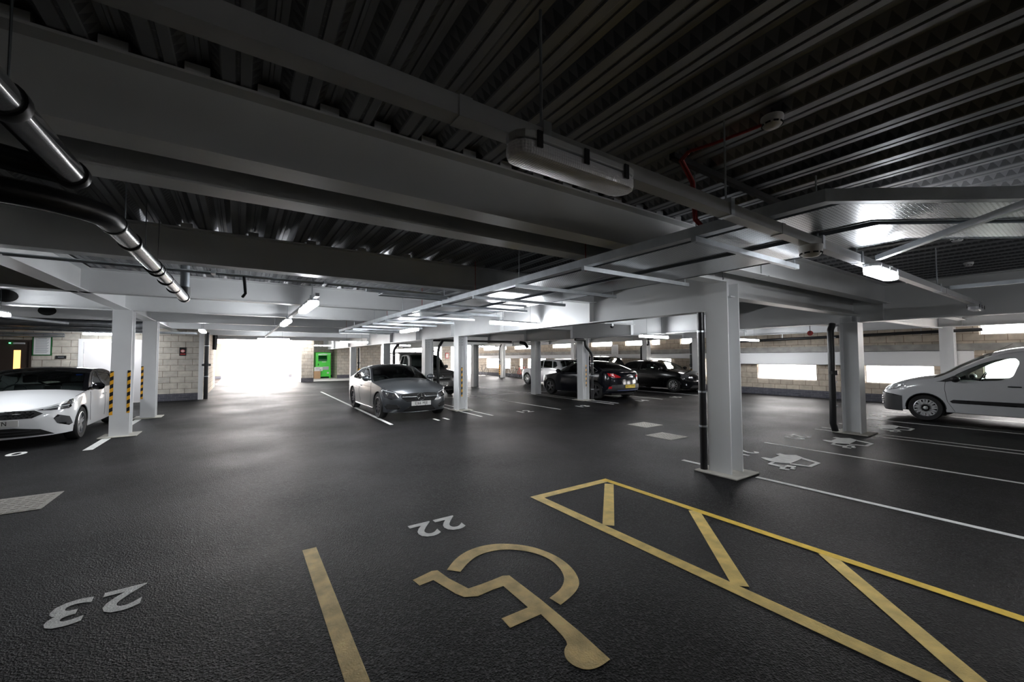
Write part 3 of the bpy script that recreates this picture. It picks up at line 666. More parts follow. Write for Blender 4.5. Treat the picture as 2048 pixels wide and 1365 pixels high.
line((7.0, 20.2), (7.0, 33.5), .07, 'faint far bay line by the block wall')
t = thing('hatch_marking', 'yellow hatched access strip with three slanting bars', 'floor marking')
mb = MB(); quad(mb, (2.84, 3.80), (2.87, -1.2), .115); part('border_line', mb, M['mid_yellow'], t)
mb = MB(); quad(mb, (3.965, 3.80), (3.965, -1.2), .085, .0015); part('border_line', mb, M['yellow_paint'], t, 'brighter yellow line')
mb = MB(); quad(mb, (2.80, 3.745), (4.0, 3.745), .11, .0012); part('border_line', mb, M['mid_yellow'], t)
for a, b in (((3.88, 3.62), (2.93, 2.75)), ((3.93, 2.50), (2.92, 1.52)), ((3.95, 1.37), (2.92, .35))):
    mb = MB(); quad(mb, a, b, .11, .0008); part('slanting_bar', mb, M['mid_yellow'], t)
arc = [(1.321, 2.869), (1.426, 2.969), (1.552, 3.041), (1.693, 3.064), (1.828, 3.037), (1.95, 2.957), (2.059, 2.833), (2.121, 2.68), (2.142, 2.512), (2.115, 2.343), (2.047, 2.205), (1.975, 2.137), (1.868, 2.089), (1.745, 2.059), (1.733, 2.157), (1.847, 2.187), (1.934, 2.242), (2.001, 2.319), (2.052, 2.447), (2.062, 2.584), (2.023, 2.713), (1.947, 2.824), (1.847, 2.904), (1.735, 2.937), (1.621, 2.935), (1.508, 2.88), (1.391, 2.786)]
per = [(1.059, 2.878), (1.219, 2.918), (1.26, 2.902), (1.282, 2.753), (1.339, 2.558), (1.438, 2.554), (1.568, 2.559), (1.622, 2.563), (1.666, 2.539), (1.675, 2.174), (1.669, 1.797), (1.652, 1.551), (1.576, 1.545), (1.514, 1.557), (1.477, 1.592), (1.457, 1.648), (1.466, 1.699), (1.5, 1.745), (1.562, 1.772), (1.582, 2.055), (1.353, 2.056), (1.358, 2.157), (1.556, 2.155), (1.556, 2.448), (1.475, 2.452), (1.349, 2.442), (1.269, 2.485), (1.239, 2.552), (1.181, 2.795), (1.074, 2.784)]
def soft(poly, keep, it=2):
    pts = [(p, i in keep) for i, p in enumerate(poly)]
    for _ in range(it):
        out = []; n = len(pts)
        for i in range(n):
            (p, k), (q, k2) = pts[i], pts[(i+1) % n]
            if k: out.append((p, True))
            else: out.append(((p[0]*.75+q[0]*.25, p[1]*.75+q[1]*.25), False))
            if not k2: out.append(((p[0]*.25+q[0]*.75, p[1]*.25+q[1]*.75), False))
        pts = out
    return [p for p, _ in pts]
arc = soft(arc, {0, 13, 14, 26}); per = soft(per, set(range(12)) | set(range(19, 30)))
t = thing('wheelchair_symbol', 'large worn yellow wheelchair symbol painted below number 22', 'floor marking')
part('wheel_arc', MB().prism(arc, .001, .0025), M['worn_yellow'], t); part('seated_figure', MB().prism(per, .001, .0025), M['worn_yellow'], t)
EV = {'pump_body': [(6.83, 3.189), (6.887, 3.161), (6.906, 3.069), (7.217, 3.081), (7.271, 3.163), (7.374, 3.147), (7.348, 3.061), (7.465, 2.95), (7.361, 2.809), (7.094, 2.786), (6.814, 2.773), (6.701, 2.944), (6.72, 2.993), (6.751, 3.079)],
      'window_outline': [(7.362, 2.819), (7.208, 2.524), (6.838, 2.512), (6.768, 2.755), (6.814, 2.773), (6.894, 2.569), (7.161, 2.573), (7.249, 2.786)],
      'hose': [(6.683, 2.966), (6.518, 2.954), (6.484, 2.782), (6.523, 2.731), (6.604, 2.746), (6.574, 2.801), (6.588, 2.92), (6.682, 2.926)],
      'plug': [(6.501, 2.77), (6.371, 2.734), (6.398, 2.625), (6.456, 2.63), (6.447, 2.7), (6.578, 2.717), (6.608, 2.672), (6.497, 2.647), (6.502, 2.594), (6.565, 2.6), (6.561, 2.635), (6.659, 2.637), (6.703, 2.654), (6.674, 2.746)]}
for dx, l in ((0, 'white charging point symbol nearest the first column'), (2.36, 'white charging point symbol left of the second column foot'), (5.0, 'white charging point symbol right of the second column, before the van wheel')):
    t = thing('charging_symbol', l, 'floor marking', (6.9+dx, 2.85, 0))
    for n, p in EV.items(): part(n, MB().prism([(a-6.9, b-2.85) for a, b in p], .001, .004), M['white_paint'], t)
def number(txt, x, y, size, rz, label, sh=0):
    m = Matrix.Translation((x, y, .002)) @ Matrix.Rotation(rz, 4, 'Z')
    o = text_obj('bay_number', txt, size, M['white_paint'], None, m, .0008, .010, 1, 1.12); tag(o, label, 'painted number')
number('22', 1.58, 3.66, .45, PI, 'white painted number 22 above the wheelchair symbol')
number('23', -.75, 3.76, .45, PI+.05, 'white painted number 23 at the lower left')
number('21', 6.95, 3.55, .48, PI, 'white painted number 21 mostly hidden by the nearest column')
number('20', 9.15, 3.6, .48, PI, 'white painted number 20 before the second charging symbol')
number('19', 11.9, 3.6, .48, PI, 'white painted number 19 beside the second column')
number('18', 14.15, 3.62, .48, PI, 'white painted number 18 in front of the van')
number('11', 4.35, 9.8, .48, 0, 'white painted number 11 under the coupe bumper')
number('12', 6.95, 9.75, .48, 0, 'white painted number 12 at the empty bay right of the coupe')
number('13', 9.23, 9.7, .48, 0, 'white painted number 13 left of the liftback column')
number('14', 12.1, 9.65, .48, 0, 'white painted number 14 behind the dark liftback')
number('15', 14.2, 9.7, .48, 0, 'white painted number 15 left of the black hatchback')
number('10', -3.25, 10.4, .48, 0, 'white painted number 10 in front of the white hatchback')
def cover(pts, label):
    c = Vector((sum(p[0] for p in pts)/4, sum(p[1] for p in pts)/4))
    t = thing('manhole_cover', label, 'manhole cover', (c.x, c.y, 0))
    q = [(p[0]-c.x, p[1]-c.y) for p in pts]
    part('frame', MB().prism(q, .001, .006), M['cover'], t)
    mb = MB(); mb.prism([(a*.94, b*.94) for a, b in q], .0055, .0065)
    for i in range(7):
        for j in range(7):
            u0, v0 = .06+i*.13, .06+j*.13
            def P(u, v): return [((1-u)*(1-v)*q[0][k]+u*(1-v)*q[1][k]+u*v*q[2][k]+(1-u)*v*q[3][k]) for k in (0, 1)]
            mb.prism([P(u0, v0), P(u0+.085, v0), P(u0+.085, v0+.085), P(u0, v0+.085)], .006, .0095)
    part('tread_plate', mb, M['cover'], t)
cover([(7.6, 5.95), (8.2, 5.95), (8.2, 6.5), (7.6, 6.5)], 'farther of two pale square manhole covers left of the nearest column')
cover([(6.85, 4.8), (7.4, 4.8), (7.4, 5.4), (6.85, 5.4)], 'nearer of two pale square manhole covers left of the nearest column')
cover([(-2.35, 6.45), (-1.74, 6.45), (-1.74, 7.15), (-2.35, 7.15)], 'worn manhole cover at the left edge of the lane')
# ------------------------------------------------------------ recycling bank, box, bicycles
t = thing('clothes_bank', 'tall bright green steel recycling bank against the far block wall', 'recycling bank', (5.45, 34.95, 0))
mb = wall_holes(MB(), 'x', 0, .04, -.55, .55, .12, 1.98, [(-.36, .28, 1.35, 1.78)]); mb.box(-.55, -.51, .04, .98, .12, 1.98).box(.51, .55, .04, .98, .12, 1.98).box(-.51, .51, .94, .98, .12, 1.98).box(-.51, .51, .04, .94, .12, .16).prism([(0, 1.98), (.98, 1.98), (.94, 2.05), (.06, 2.05)], -.55, .55, 'x')
part('body', mb, M['green'], t, bevel=.008)
part('chute', MB().prism([(.03, 1.35), (.03, 1.5), (.4, 1.78), (.4, 1.35)], -.36, .28, 'x'), M['dgreen'], t)
part('header_label', MB().box(-.36, .28, -.004, 0, 1.83, 1.9), M['plate_w'], t); part('chute_label', MB().box(-.1, .2, -.006, 0, 1.26, 1.31), M['plate_w'], t)
part('lock', MB().box(-.38, -.33, -.02, 0, 1.0, 1.15), M['black'], t)
part('notice_panel', MB().box(-.02, .4, -.004, 0, .66, .92), M['lamp_body'], t); part('small_label', MB().box(.28, .42, -.004, 0, .36, .48), M['plate_w'], t)
for sx in (-1, 1): part('foot', MB().box(sx*.5-.06, sx*.5+.06, -.06, .1, 0, .12), M['green'], t)
t = thing('paper_sign', 'white paper sign propped on the cardboard box by the green bank', 'sign', (5.05, 34.55, 0)); part('sheet', MB().box(-.3, .3, 0, .01, .585, .9), M['plate_w'], t)
part('printed_text', MB().box(-.2, .1, -.002, 0, .8, .83).box(-.2, .05, -.002, 0, .72, .74).box(.08, .2, -.002, 0, .64, .7), M['ink'], t)
t = thing('cardboard_box', 'open brown cardboard box beside the green bank', 'box', (5.0, 34.55, 0))
part('carton', MB().box(-.26, .2, -.0, .02, 0, .3).box(-.26, -.24, .02, .3, 0, .58).box(.18, .2, .02, .3, 0, .58).box(-.24, .18, .28, .3, 0, .58), M['card'], t); part('flap', MB().box(-.26, .2, -.03, -.01, .3, .56), M['card'], t)
def bicycle(x, y, rz, frame_m, label):
    t = thing('bicycle', label, 'bicycle', (x, y, 0), rz); r = .335
    for cx in (-.52, .52):
        w = part('wheel', MB().tube([(cx+r*math.cos(a), 0, r+.01+r*math.sin(a)) for a in np.linspace(0, 2*PI, 32, False)], .014, 8, closed=True), M['rubber'], t, smooth=True)
        mb = MB()
        for k in range(12): a = k*PI/6; mb.tube([(cx, 0, r), (cx+r*.97*math.cos(a), 0, r+r*.97*math.sin(a))], .0018, 4)
        part('spokes', mb, M['alloy'], w)
    bb, st, ht, hb = (-.08, 0, .29), (-.22, 0, .80), (.38, 0, .84), (.41, 0, .70)
    mb = MB()
    for a, b in ((bb, st), (st, ht), (bb, hb), (hb, ht), (bb, (-.52, 0, r)), (st, (-.52, 0, r)), (hb, (.52, 0, r))): mb.tube([a, b], .016, 8)
    part('frame', mb, frame_m, t, smooth=True)
    part('saddle', MB().prism([(-.36, -.07), (-.36, .07), (-.12, .02), (-.12, -.02)], .87, .91).tube([(-.22, 0, .8), (-.24, 0, .88)], .012, 6), M['black'], t, bevel=.01)
    part('handlebar', MB().tube([(.36, -.22, .9), (.42, -.2, .96), (.4, 0, .96), (.42, .2, .96), (.36, .22, .9)], .013, 8).tube([(.38, 0, .84), (.4, 0, .96)], .014, 8), M['black'], t, smooth=True)
    part('crank', MB().tube([(-.08, .03, .29), (-.08, .035, .29)], .09, 16).tube([(-.2, .06, .22), (.04, -.06, .36)], .01, 6), M['dalloy'], t)
bicycle(17.95, 26.9, -PI/2, M['plate_w'], 'pale bicycle against the right wall, its big front wheel nearest the far column')
bicycle(17.7, 25.2, -PI/2, M['red'], 'red bicycle partly behind the pale hatchback nose')
bicycle(17.7, 31.0, -PI/2, M['black'], 'dark bicycle seen just right of the lone far column')
exec_cars = True
# ------------------------------------------------------------ cars
def pchip(pts):
    x = np.array([p[0] for p in pts], float); y = np.array([p[1] for p in pts], float)
    h = np.diff(x); d = np.diff(y)/h; m = np.zeros(len(x)); m[0] = d[0]; m[-1] = d[-1]
    for i in range(1, len(x)-1):
        if d[i-1]*d[i] > 0:
            w1, w2 = 2*h[i]+h[i-1], h[i]+2*h[i-1]; m[i] = (w1+w2)/(w1/d[i-1]+w2/d[i])
    def f(t):
        t = min(max(t, x[0]), x[-1]); i = min(max(int(np.searchsorted(x, t))-1, 0), len(h)-1); s = (t-x[i])/h[i]
        return (2*s**3-3*s**2+1)*y[i]+(s**3-2*s**2+s)*h[i]*m[i]+(-2*s**3+3*s**2)*y[i+1]+(s**3-s**2)*h[i]*m[i+1]
    return f
def pip(p, poly):
    x, y = p; c = False; n = len(poly); j = n-1
    for i in range(n):
        xi, yi = poly[i]; xj, yj = poly[j]
        if (yi > y) != (yj > y) and x < (xj-xi)*(y-yi)/(yj-yi)+xi: c = not c
        j = i
    return c
def dens(poly, step, closed=True):
    out = []; n = len(poly)
    for i in range(n if closed else n-1):
        a, b = poly[i], poly[(i+1) % n]; k = max(1, int(math.hypot(b[0]-a[0], b[1]-a[1])/step))
        for j in range(k): out.append((a[0]+(b[0]-a[0])*j/k, a[1]+(b[1]-a[1])*j/k))
    if not closed: out.append(tuple(poly[-1]))
    return out
def rounded(poly, r=.03, n=3):
    out = []; N = len(poly)
    for i in range(N):
        p0, p1, p2 = Vector(poly[i-1]), Vector(poly[i]), Vector(poly[(i+1) % N])
        a, b = (p0-p1), (p2-p1); rr = min(r, a.length*.4, b.length*.4)
        a = p1+a.normalized()*rr; b = p1+b.normalized()*rr
        for k in range(n+1):
            t = k/n; q = a*(1-t)**2+p1*2*t*(1-t)+b*t*t; out.append((q.x, q.y))
    return out
def cdt(outline, subs, gs):
    """triangulate outline in 2D with interior points; returns verts and {label: tris}"""
    V = []; E = []
    for poly in [outline]+[p for _, p in subs]:
        b = len(V); V += poly; E += [(b+i, b+(i+1) % len(poly)) for i in range(len(poly))]
    xs = [p[0] for p in outline]; zs = [p[1] for p in outline]
    a = min(xs)+gs/2
    while a < max(xs):
        c = min(zs)+gs/2
        while c < max(zs):
            if pip((a, c), outline): V.append((a, c))
            c += gs*.8
        a += gs
    vo, _, fo, *_ = delaunay_2d_cdt([Vector(v) for v in V], E, [], 0, 1e-5)
    res = {}
    for f in fo:
        c = (sum(vo[i].x for i in f)/3, sum(vo[i].y for i in f)/3)
        if not pip(c, outline): continue
        lab = 'body'
        for l, p in subs:
            if pip(c, p): lab = l; break
        res.setdefault(lab, []).append(tuple(f))
    return [(v.x, v.y) for v in vo], res
def submesh(V3, tris):
    mp = {}; vs = []; fs = []
    for f in tris:
        g = []
        for i in f:
            if i not in mp: mp[i] = len(vs); vs.append(V3[i])
            g.append(mp[i])
        fs.append(tuple(g))
    return vs, fs
class Shape:
    def __init__(s, L, hw, zc, zr, belt, df=.55, dr=.45, n=2.5, nose=((0, 0), (1, 0)), tail=((0, 0), (2, 0)), tum=.33, taper=.05, zmid=.55, rise=.035):
        s.L, s.hw, s.zc, s.zr, s.belt, s.nose, s.tail = L, hw, pchip(zc), pchip(zr), pchip(belt), pchip(nose), pchip(tail)
        s.tum, s.zmid, s.rise = tum, zmid, rise
        x = []; w = []
        for th in np.linspace(0, PI/2, 26):
            x.append(df*(1-math.cos(th)**(2/n))); w.append(math.sin(th)**(2/n))
        for q in np.linspace(df, L-dr, 46)[1:-1]: x.append(q); w.append(1)
        for th in np.linspace(PI/2, 0, 26):
            x.append(L-dr*(1-math.cos(th)**(2/n))); w.append(math.sin(th)**(2/n))
        x = np.array(x); w = np.array(w)*hw
        w *= 1-taper*np.clip(1-x/(.45*L), 0, 1)**2-taper*.6*np.clip((x-.6*L)/(.4*L), 0, 1)**2
        s.x, s.w = x, w; s.s = np.concatenate([[0], np.cumsum(np.hypot(np.diff(x), np.diff(w)))]); s.S = s.s[-1]
    def sx(s, x): return float(np.interp(x, s.x, s.s))
    def sy(s, y, rear=False):
        h = int(np.argmax(s.w > .97*s.w.max()*.99)) + 2
        if not rear: return float(np.interp(y, s.w[:h], s.s[:h]))
        return float(np.interp(y, s.w[::-1][:h], s.s[::-1][:h]))
    def P(s, a, z, off=0):
        if off:
            p = s.P(a, z); e = .01
            d1 = s.P(a+e, z)-s.P(a-e, z); d2 = s.P(a, z+e)-s.P(a, z-e); n = d1.cross(d2)
            if n.length < 1e-9: return p
            n.normalize(); c = p-Vector((0, 0, z))
            if n.x*c.x+n.y*c.y*.3 < 0 and abs(c.x) > .2 or (abs(c.x) <= .2 and n.y*c.y < 0): n = -n
            return p+n*off
        sg = -1 if a < 0 else 1; a = abs(a)
        if a > s.S: a = 2*s.S-a; sg = -sg
        x = float(np.interp(a, s.s, s.x)); w = float(np.interp(a, s.s, s.w)); zb = s.belt(x)
        if z <= s.zmid: f = 1-s.rise*1.3*((s.zmid-z)/s.zmid)**2; y = w*f
        elif z <= zb: y = w*(1-s.rise*((z-s.zmid)/max(zb-s.zmid, .05))**2)
        else: y = w*(1-s.rise)-(z-zb)*s.tum*(w/s.hw)
        wf = min(max((.9-x)/.9, 0), 1)**2; wr = min(max((x-(s.L-.9))/.9, 0), 1)**2
        return Vector((sg*y, s.L/2-(x+s.nose(z)*wf-s.tail(z)*wr), z))
def wheel(parent, x, y, side, r, style, am, tw=.2):
    m = Matrix.Translation((x, y, r)) @ Matrix.Rotation(side*PI/2, 4, 'Y')
    ri = r*.68
    prof = [(ri, -tw/2), (r*.93, -tw/2), (r*.985, -tw*.4), (r, -tw*.28), (r, tw*.28), (r*.985, tw*.4), (r*.93, tw/2), (ri, tw/2*.9)]
    w = part('wheel', MB().lathe(prof, 36, m, close=True), M['rubber'], parent, smooth=True)
    n, wid, twin = style; mb = MB()
    mb.lathe([(ri*1.0, tw*.46), (ri*.93, tw*.48), (ri*.91, tw*.30), (ri*.95, -tw*.3), (ri*1.0, -tw*.3)], 36, m)
    for k in range(n):
        for q in ((-twin, twin) if twin else (0,)):
            mk = m @ Matrix.Rotation(2*PI*k/n, 4, 'Z')
            mb.prism([(ri*.12, -wid*.5+q*.4), (ri*.94, -wid*.38+q), (ri*.94, wid*.38+q), (ri*.12, wid*.5+q*.4)], tw*.28, tw*.40, 'z', mk)
    mb.lathe([(0, tw*.43), (ri*.2, tw*.42), (ri*.24, tw*.3)], 20, m)
    rim = part('rim', mb, am, w)
    part('brake_disc', MB().lathe([(0, tw*.1), (ri*.86, tw*.1), (ri*.86, -tw*.2)], 24, m), M['matt_black'], w)
def patch(sh, name, poly, m, parent, off=.004, both=False, gs=.06, label=None, depth=.012, shift=None):
    poly = dens(poly, .04)
    for sg in ((1, -1) if both else (1,)):
        V, res = cdt(poly, [], gs)
        V3 = [sh.P(sg*a, z, off) for a, z in V]; vs, fs = submesh(V3, res['body'])
        mb = MB(); mb.add(vs, fs)
        o = [sh.P(sg*a, z, off) for a, z in poly]; i_ = [sh.P(sg*a, z, off-depth) for a, z in poly]; k = len(o)
        mb.add(o+i_, [(j, (j+1) % k, k+(j+1) % k, k+j) for j in range(k)])
        part(name, mb, m, parent, label, smooth=True, merge=True)
def plate(sh, parent, front, z, txt, m, hw_=.26, hh=.056, dz=.0, push=.012, band=False):
    a = 0 if front else sh.S; p = sh.P(a, z)
    yc = (p.y+push) if front else (p.y-push)
    rot = Matrix.Rotation(PI if front else 0, 4, 'Z') @ Matrix.Rotation(PI/2, 4, 'X')
    o = part('number_plate', MB().box(-hw_, hw_, yc-.006, yc+.006, z-hh, z+hh), m, parent)
    if txt: text_obj('plate_text', txt, .108, M['matt_black'], o, Matrix.Translation((0, yc+(.008 if front else -.008), z)) @ rot, .001, 0, .80, 1.12)
    if band: sx = 1 if front else -1; part('blue_band', MB().box(sx*hw_*.86 if sx > 0 else -hw_, sx*hw_ if sx > 0 else -hw_*.86, yc+.006, yc+.008, z-hh, z+hh), M['blue'], o)
def build_car(label, loc, rz, C):
    t = thing('car', label, C.get('cat', 'car'), (loc[0], loc[1], 0), rz); sh = Shape(**C['shape']); L = sh.L; paint = C['paint']
    r = C['r']; ax = C['axles']; R = r*1.13; sill = C.get('sill', .22)
    X = lambda x, z: (sh.sx(x), z); Y = lambda y, z: (sh.sy(y), z); B = lambda y, z: (sh.sy(y, True), z)
    # side outline
    zf, zrb = C.get('zf', .22), C.get('zrb', .3)
    bot = [(0, zf), (sh.sx(ax[0]-R), sill if ax[0]-R > .3 else zf)]
    for i, xa in enumerate(ax):
        for th in np.linspace(PI, 0, 15): bot.append((sh.sx(xa+R*math.cos(th)), max(sill, r+R*math.sin(th)) if th not in (0, PI) else sill))
        if i == 0: bot += [(sh.sx(x), sill) for x in np.linspace(ax[0]+R, ax[1]-R, 14)[1:-1]]
    bot += [(sh.sx(L-.3), (sill+zrb)/2+.02), (sh.S, zrb)]
    b2 = [bot[0]]
    for p in bot[1:]:
        if abs(p[0]-b2[-1][0])+abs(p[1]-b2[-1][1]) > .004: b2.append(p)
    idx = list(range(0, len(sh.s)))
    rail = [(float(sh.s[i]), float(sh.zr(sh.x[i]))) for i in idx]
    bott = dens(b2, .06, False)
    outline = bott + dens([bott[-1], rail[-1]], .05, False)[1:-1] + rail[::-1] + dens([rail[0], bott[0]], .05, False)[1:-1]
    subs = []
    for k, (kind, poly) in enumerate(C['windows'](X)):
        subs.append(('%s_%d' % (kind, k), dens(rounded(poly, .05), .06)))
    V, res = cdt(outline, subs, .075)
    # top skin
    vg = C.get('vg', .90); vv = [-1, -.97, -vg, -.7, -.5, -.3, -.1, .1, .3, .5, .7, vg, .97, 1]
    ws, rw = C['screen'], C.get('rear')
    TV = []; TF = {}
    for i in idx:
        x = sh.x[i]; zr = sh.zr(x); zc = max(sh.zc(x), zr); e = sh.P(float(sh.s[i]), zr)
        for v in vv: TV.append(Vector((v*e.x, e.y, zr+(zc-zr)*(1-abs(v)**2.3))))
    n = len(vv)
    roofm = C.get('roofmat')
    for i in range(len(idx)-1):
        xm = (sh.x[i]+sh.x[i+1])/2
        for j in range(n-1):
            lab = 'body'
            if ws[0] < xm < ws[1] and 2 <= j <= n-4: lab = 'windscreen'
            elif rw and rw[0] < xm < rw[1] and 2 <= j <= n-4: lab = 'rear_window'
            elif roofm and xm > ws[0]: lab = 'roof'
            TF.setdefault(lab, []).append((i*n+j, i*n+j+1, (i+1)*n+j+1, (i+1)*n+j))
    mb = MB()
    for sg in (1, -1):
        V3 = [sh.P(sg*a, z) for a, z in V]; mb.add(*submesh(V3, res['body']))
    mb.add(*submesh(TV, TF['body']))
    body = part('body', mb, paint, t, smooth=True, merge=True)
    if 'roof' in TF: m2 = MB(); m2.add(*submesh(TV, TF['roof'])); part('roof', m2, roofm, t, 'dark roof', smooth=True, merge=True)
    for k in ('windscreen', 'rear_window'):
        if k in TF: m2 = MB(); m2.add(*submesh(TV, TF[k])); part(k, m2, C.get('glass', M['mid']) if k == 'windscreen' else C.get('rglass', M['mid']), t, smooth=True, merge=True)
    for lab, tr in res.items():
        if lab == 'body': continue
        if lab.startswith('frame'):
            for sg in (1, -1): m2 = MB(); m2.add(*submesh([sh.P(sg*a, z) for a, z in V], tr)); part('window_frame', m2, C['roofmat'], t, 'black window pillars', smooth=True)
            continue
        g = {'win': C.get('glass', M['mid']), 'dark': C.get('rglass', M['mid'])}[lab.split('_')[0]]
        for sg in (1, -1):
            m2 = MB(); m2.add(*submesh([sh.P(sg*a, z) for a, z in V], tr)); part('side_window', m2, g, t, smooth=True)
    # window surrounds
    if C.get('surround'):
        for lab, poly in subs:
            if lab.startswith('frame'): continue
            for sg in (1, -1): part('window_trim', MB().tube([sh.P(sg*a, z, .002) for a, z in poly], .007, 6, closed=True), C['surround'], t, smooth=True)
    # arches and liners
    for xa in ax:
        for sg in (1, -1):
            arcp = [sh.P(sg*sh.sx(xa+R*math.cos(th)), max(sill, r+R*math.sin(th))) for th in np.linspace(PI, 0, 17)]
            part('arch_lip', MB().tube(arcp, .009, 6), C.get('archmat', paint), t, smooth=True)
            k = len(arcp); inner = [Vector((p.x-sg*.30, p.y, p.z)) for p in arcp]
            m2 = MB(); m2.add(arcp+inner, [(j, j+1, k+j+1, k+j) for j in range(k-1)]); m2.add(inner, [tuple(range(k))]); part('arch_liner', m2, M['matt_black'], t)
        for sg in (1, -1): wheel(t, sg*(sh.hw-.115), L/2-xa, sg, r, C['style'], C.get('alloy', M['alloy']), C.get('tw', .2))
    m2 = MB(); yi = sh.hw*.66; zt_ = C.get('tub', .6)
    m2.box(-yi, yi, -L/2+.35, L/2-.35, sill-.04, sill+.1).box(-yi, yi, L/2-ws[0]-.05, L/2-ws[0]+.0, sill+.1, sh.zr(ws[0])-.06)
    part('underbody', m2, M['matt_black'], t)
    # cabin
    zs = C.get('seat', .5); hb = sh.zc((ws[1]+L)/2.1)
    m2 = MB(); m2.prism([(L/2-ws[0]-.1, sh.zr(ws[0])-.05), (L/2-ws[0]-.55, sh.zr(ws[0])-.08), (L/2-ws[0]-.5, sill+.25), (L/2-ws[0]-.1, sill+.2)], -yi, yi, 'x'); part('dashboard', m2, M['fabric'], t, bevel=.02)
    xs1 = ws[0]+1.25; rows = [xs1] if C.get('van') else [xs1, xs1+.85]
    for q, xr in enumerate(rows):
        for sx in (-1, 1):
            yy = L/2-xr; top = min(sh.zc(xr)-.3, 1.05 if not C.get('van') else 1.3)
            m2 = MB().box(sx*.36-.23, sx*.36+.23, yy, yy+.45, zs-.1, zs).prism([(yy-.02, zs), (yy+.1, zs), (yy-.06, top), (yy-.16, top)], sx*.36-.22, sx*.36+.22, 'x').box(sx*.36-.11, sx*.36+.11, yy-.16, yy-.08, top+.03, top+.19)
            if q == 1: m2 = MB().prism([(yy+.02, zs), (yy+.12, zs), (yy+.0, top-.08), (yy-.1, top-.08)], sx*.36-.28, sx*.36+.28, 'x')
            part('seat', m2, M['fabric'], t, bevel=.025)
    c = Vector((.36, L/2-ws[0]-.62, sh.zr(ws[0])-.02)); e1, e2 = Vector((1, 0, 0)), Vector((0, -.4, .9)).normalized()
    part('steering_wheel', MB().tube([c+(e1*math.cos(a)+e2*math.sin(a))*.18 for a in np.linspace(0, 2*PI, 20, False)], .014, 6, closed=True).tube([c-e1*.17, c+e1*.17], .02, 6), M['black'], t, smooth=True)
    # mirrors, handles, shut lines
    mx, mz = C['mirror']
    for sg in (1, -1):
        p = sh.P(sg*sh.sx(mx), mz); m2 = MB(); q = Vector((p.x+sg*.13, p.y+.02, p.z+.04)); ring_ = []
        m2.tube([q+Vector((-sg*.09, 0, -.01)), q+Vector((-sg*.04, .0, 0)), q, q+Vector((sg*.06, -.0, 0)), q+Vector((sg*.09, -.01, 0))], [.055, .075, .08, .07, .035], 12).tube([p+Vector((-sg*.03, 0, 0)), q], .02, 8)
        part('door_mirror', m2, C.get('mirrormat', paint), t, smooth=True)
        for hx, hz in C.get('handles', []):
            a = sh.sx(hx); m2 = MB().tube([sh.P(sg*(a-.09), hz, .004), sh.P(sg*(a-.06), hz, .028), sh.P(sg*(a+.06), hz, .028), sh.P(sg*(a+.09), hz, .004)], .012, 8); part('door_handle', m2, C.get('handlemat', paint), t, smooth=True)
    for l in C.get('lines', []):
        pts = [X(*p) for p in l]; pts = dens(pts, .05, False)
        for sg in (1, -1): part('shut_line', MB().tube([sh.P(sg*a, z, .0005) for a, z in pts], .0035, 5), M['matt_black'], t)
    C['extra'](t, sh, X, Y, B)
    return t
M['blue'] = mat('blue_band', (.02, .08, .5), .4)
M['p_grey'] = mat('car_paint_steel_grey', (.12, .13, .14), .3, .75, coat=1); M['p_white'] = mat('car_paint_white', (.72, .73, .74), .3, 0, coat=1)
M['p_van'] = mat('van_paint_white', (.58, .6, .62), .35, 0, coat=.8); M['p_black'] = mat('car_paint_black', (.004, .004, .005), .12, 0, coat=0, spec=.35)
M['p_navy'] = mat('car_paint_dark', (.005, .0055, .009), .14, .0, coat=0, spec=.4); M['p_silver'] = mat('car_paint_pale', (.6, .62, .66), .3, .2, coat=1); M['p_pick'] = mat('pickup_paint_grey', (.2, .195, .19), .35, .5, coat=1)
M['bmp'] = mat('grey_bumper_plastic', (.03, .032, .035), .5)
def rng(a, b, n): return list(np.linspace(a, b, n))

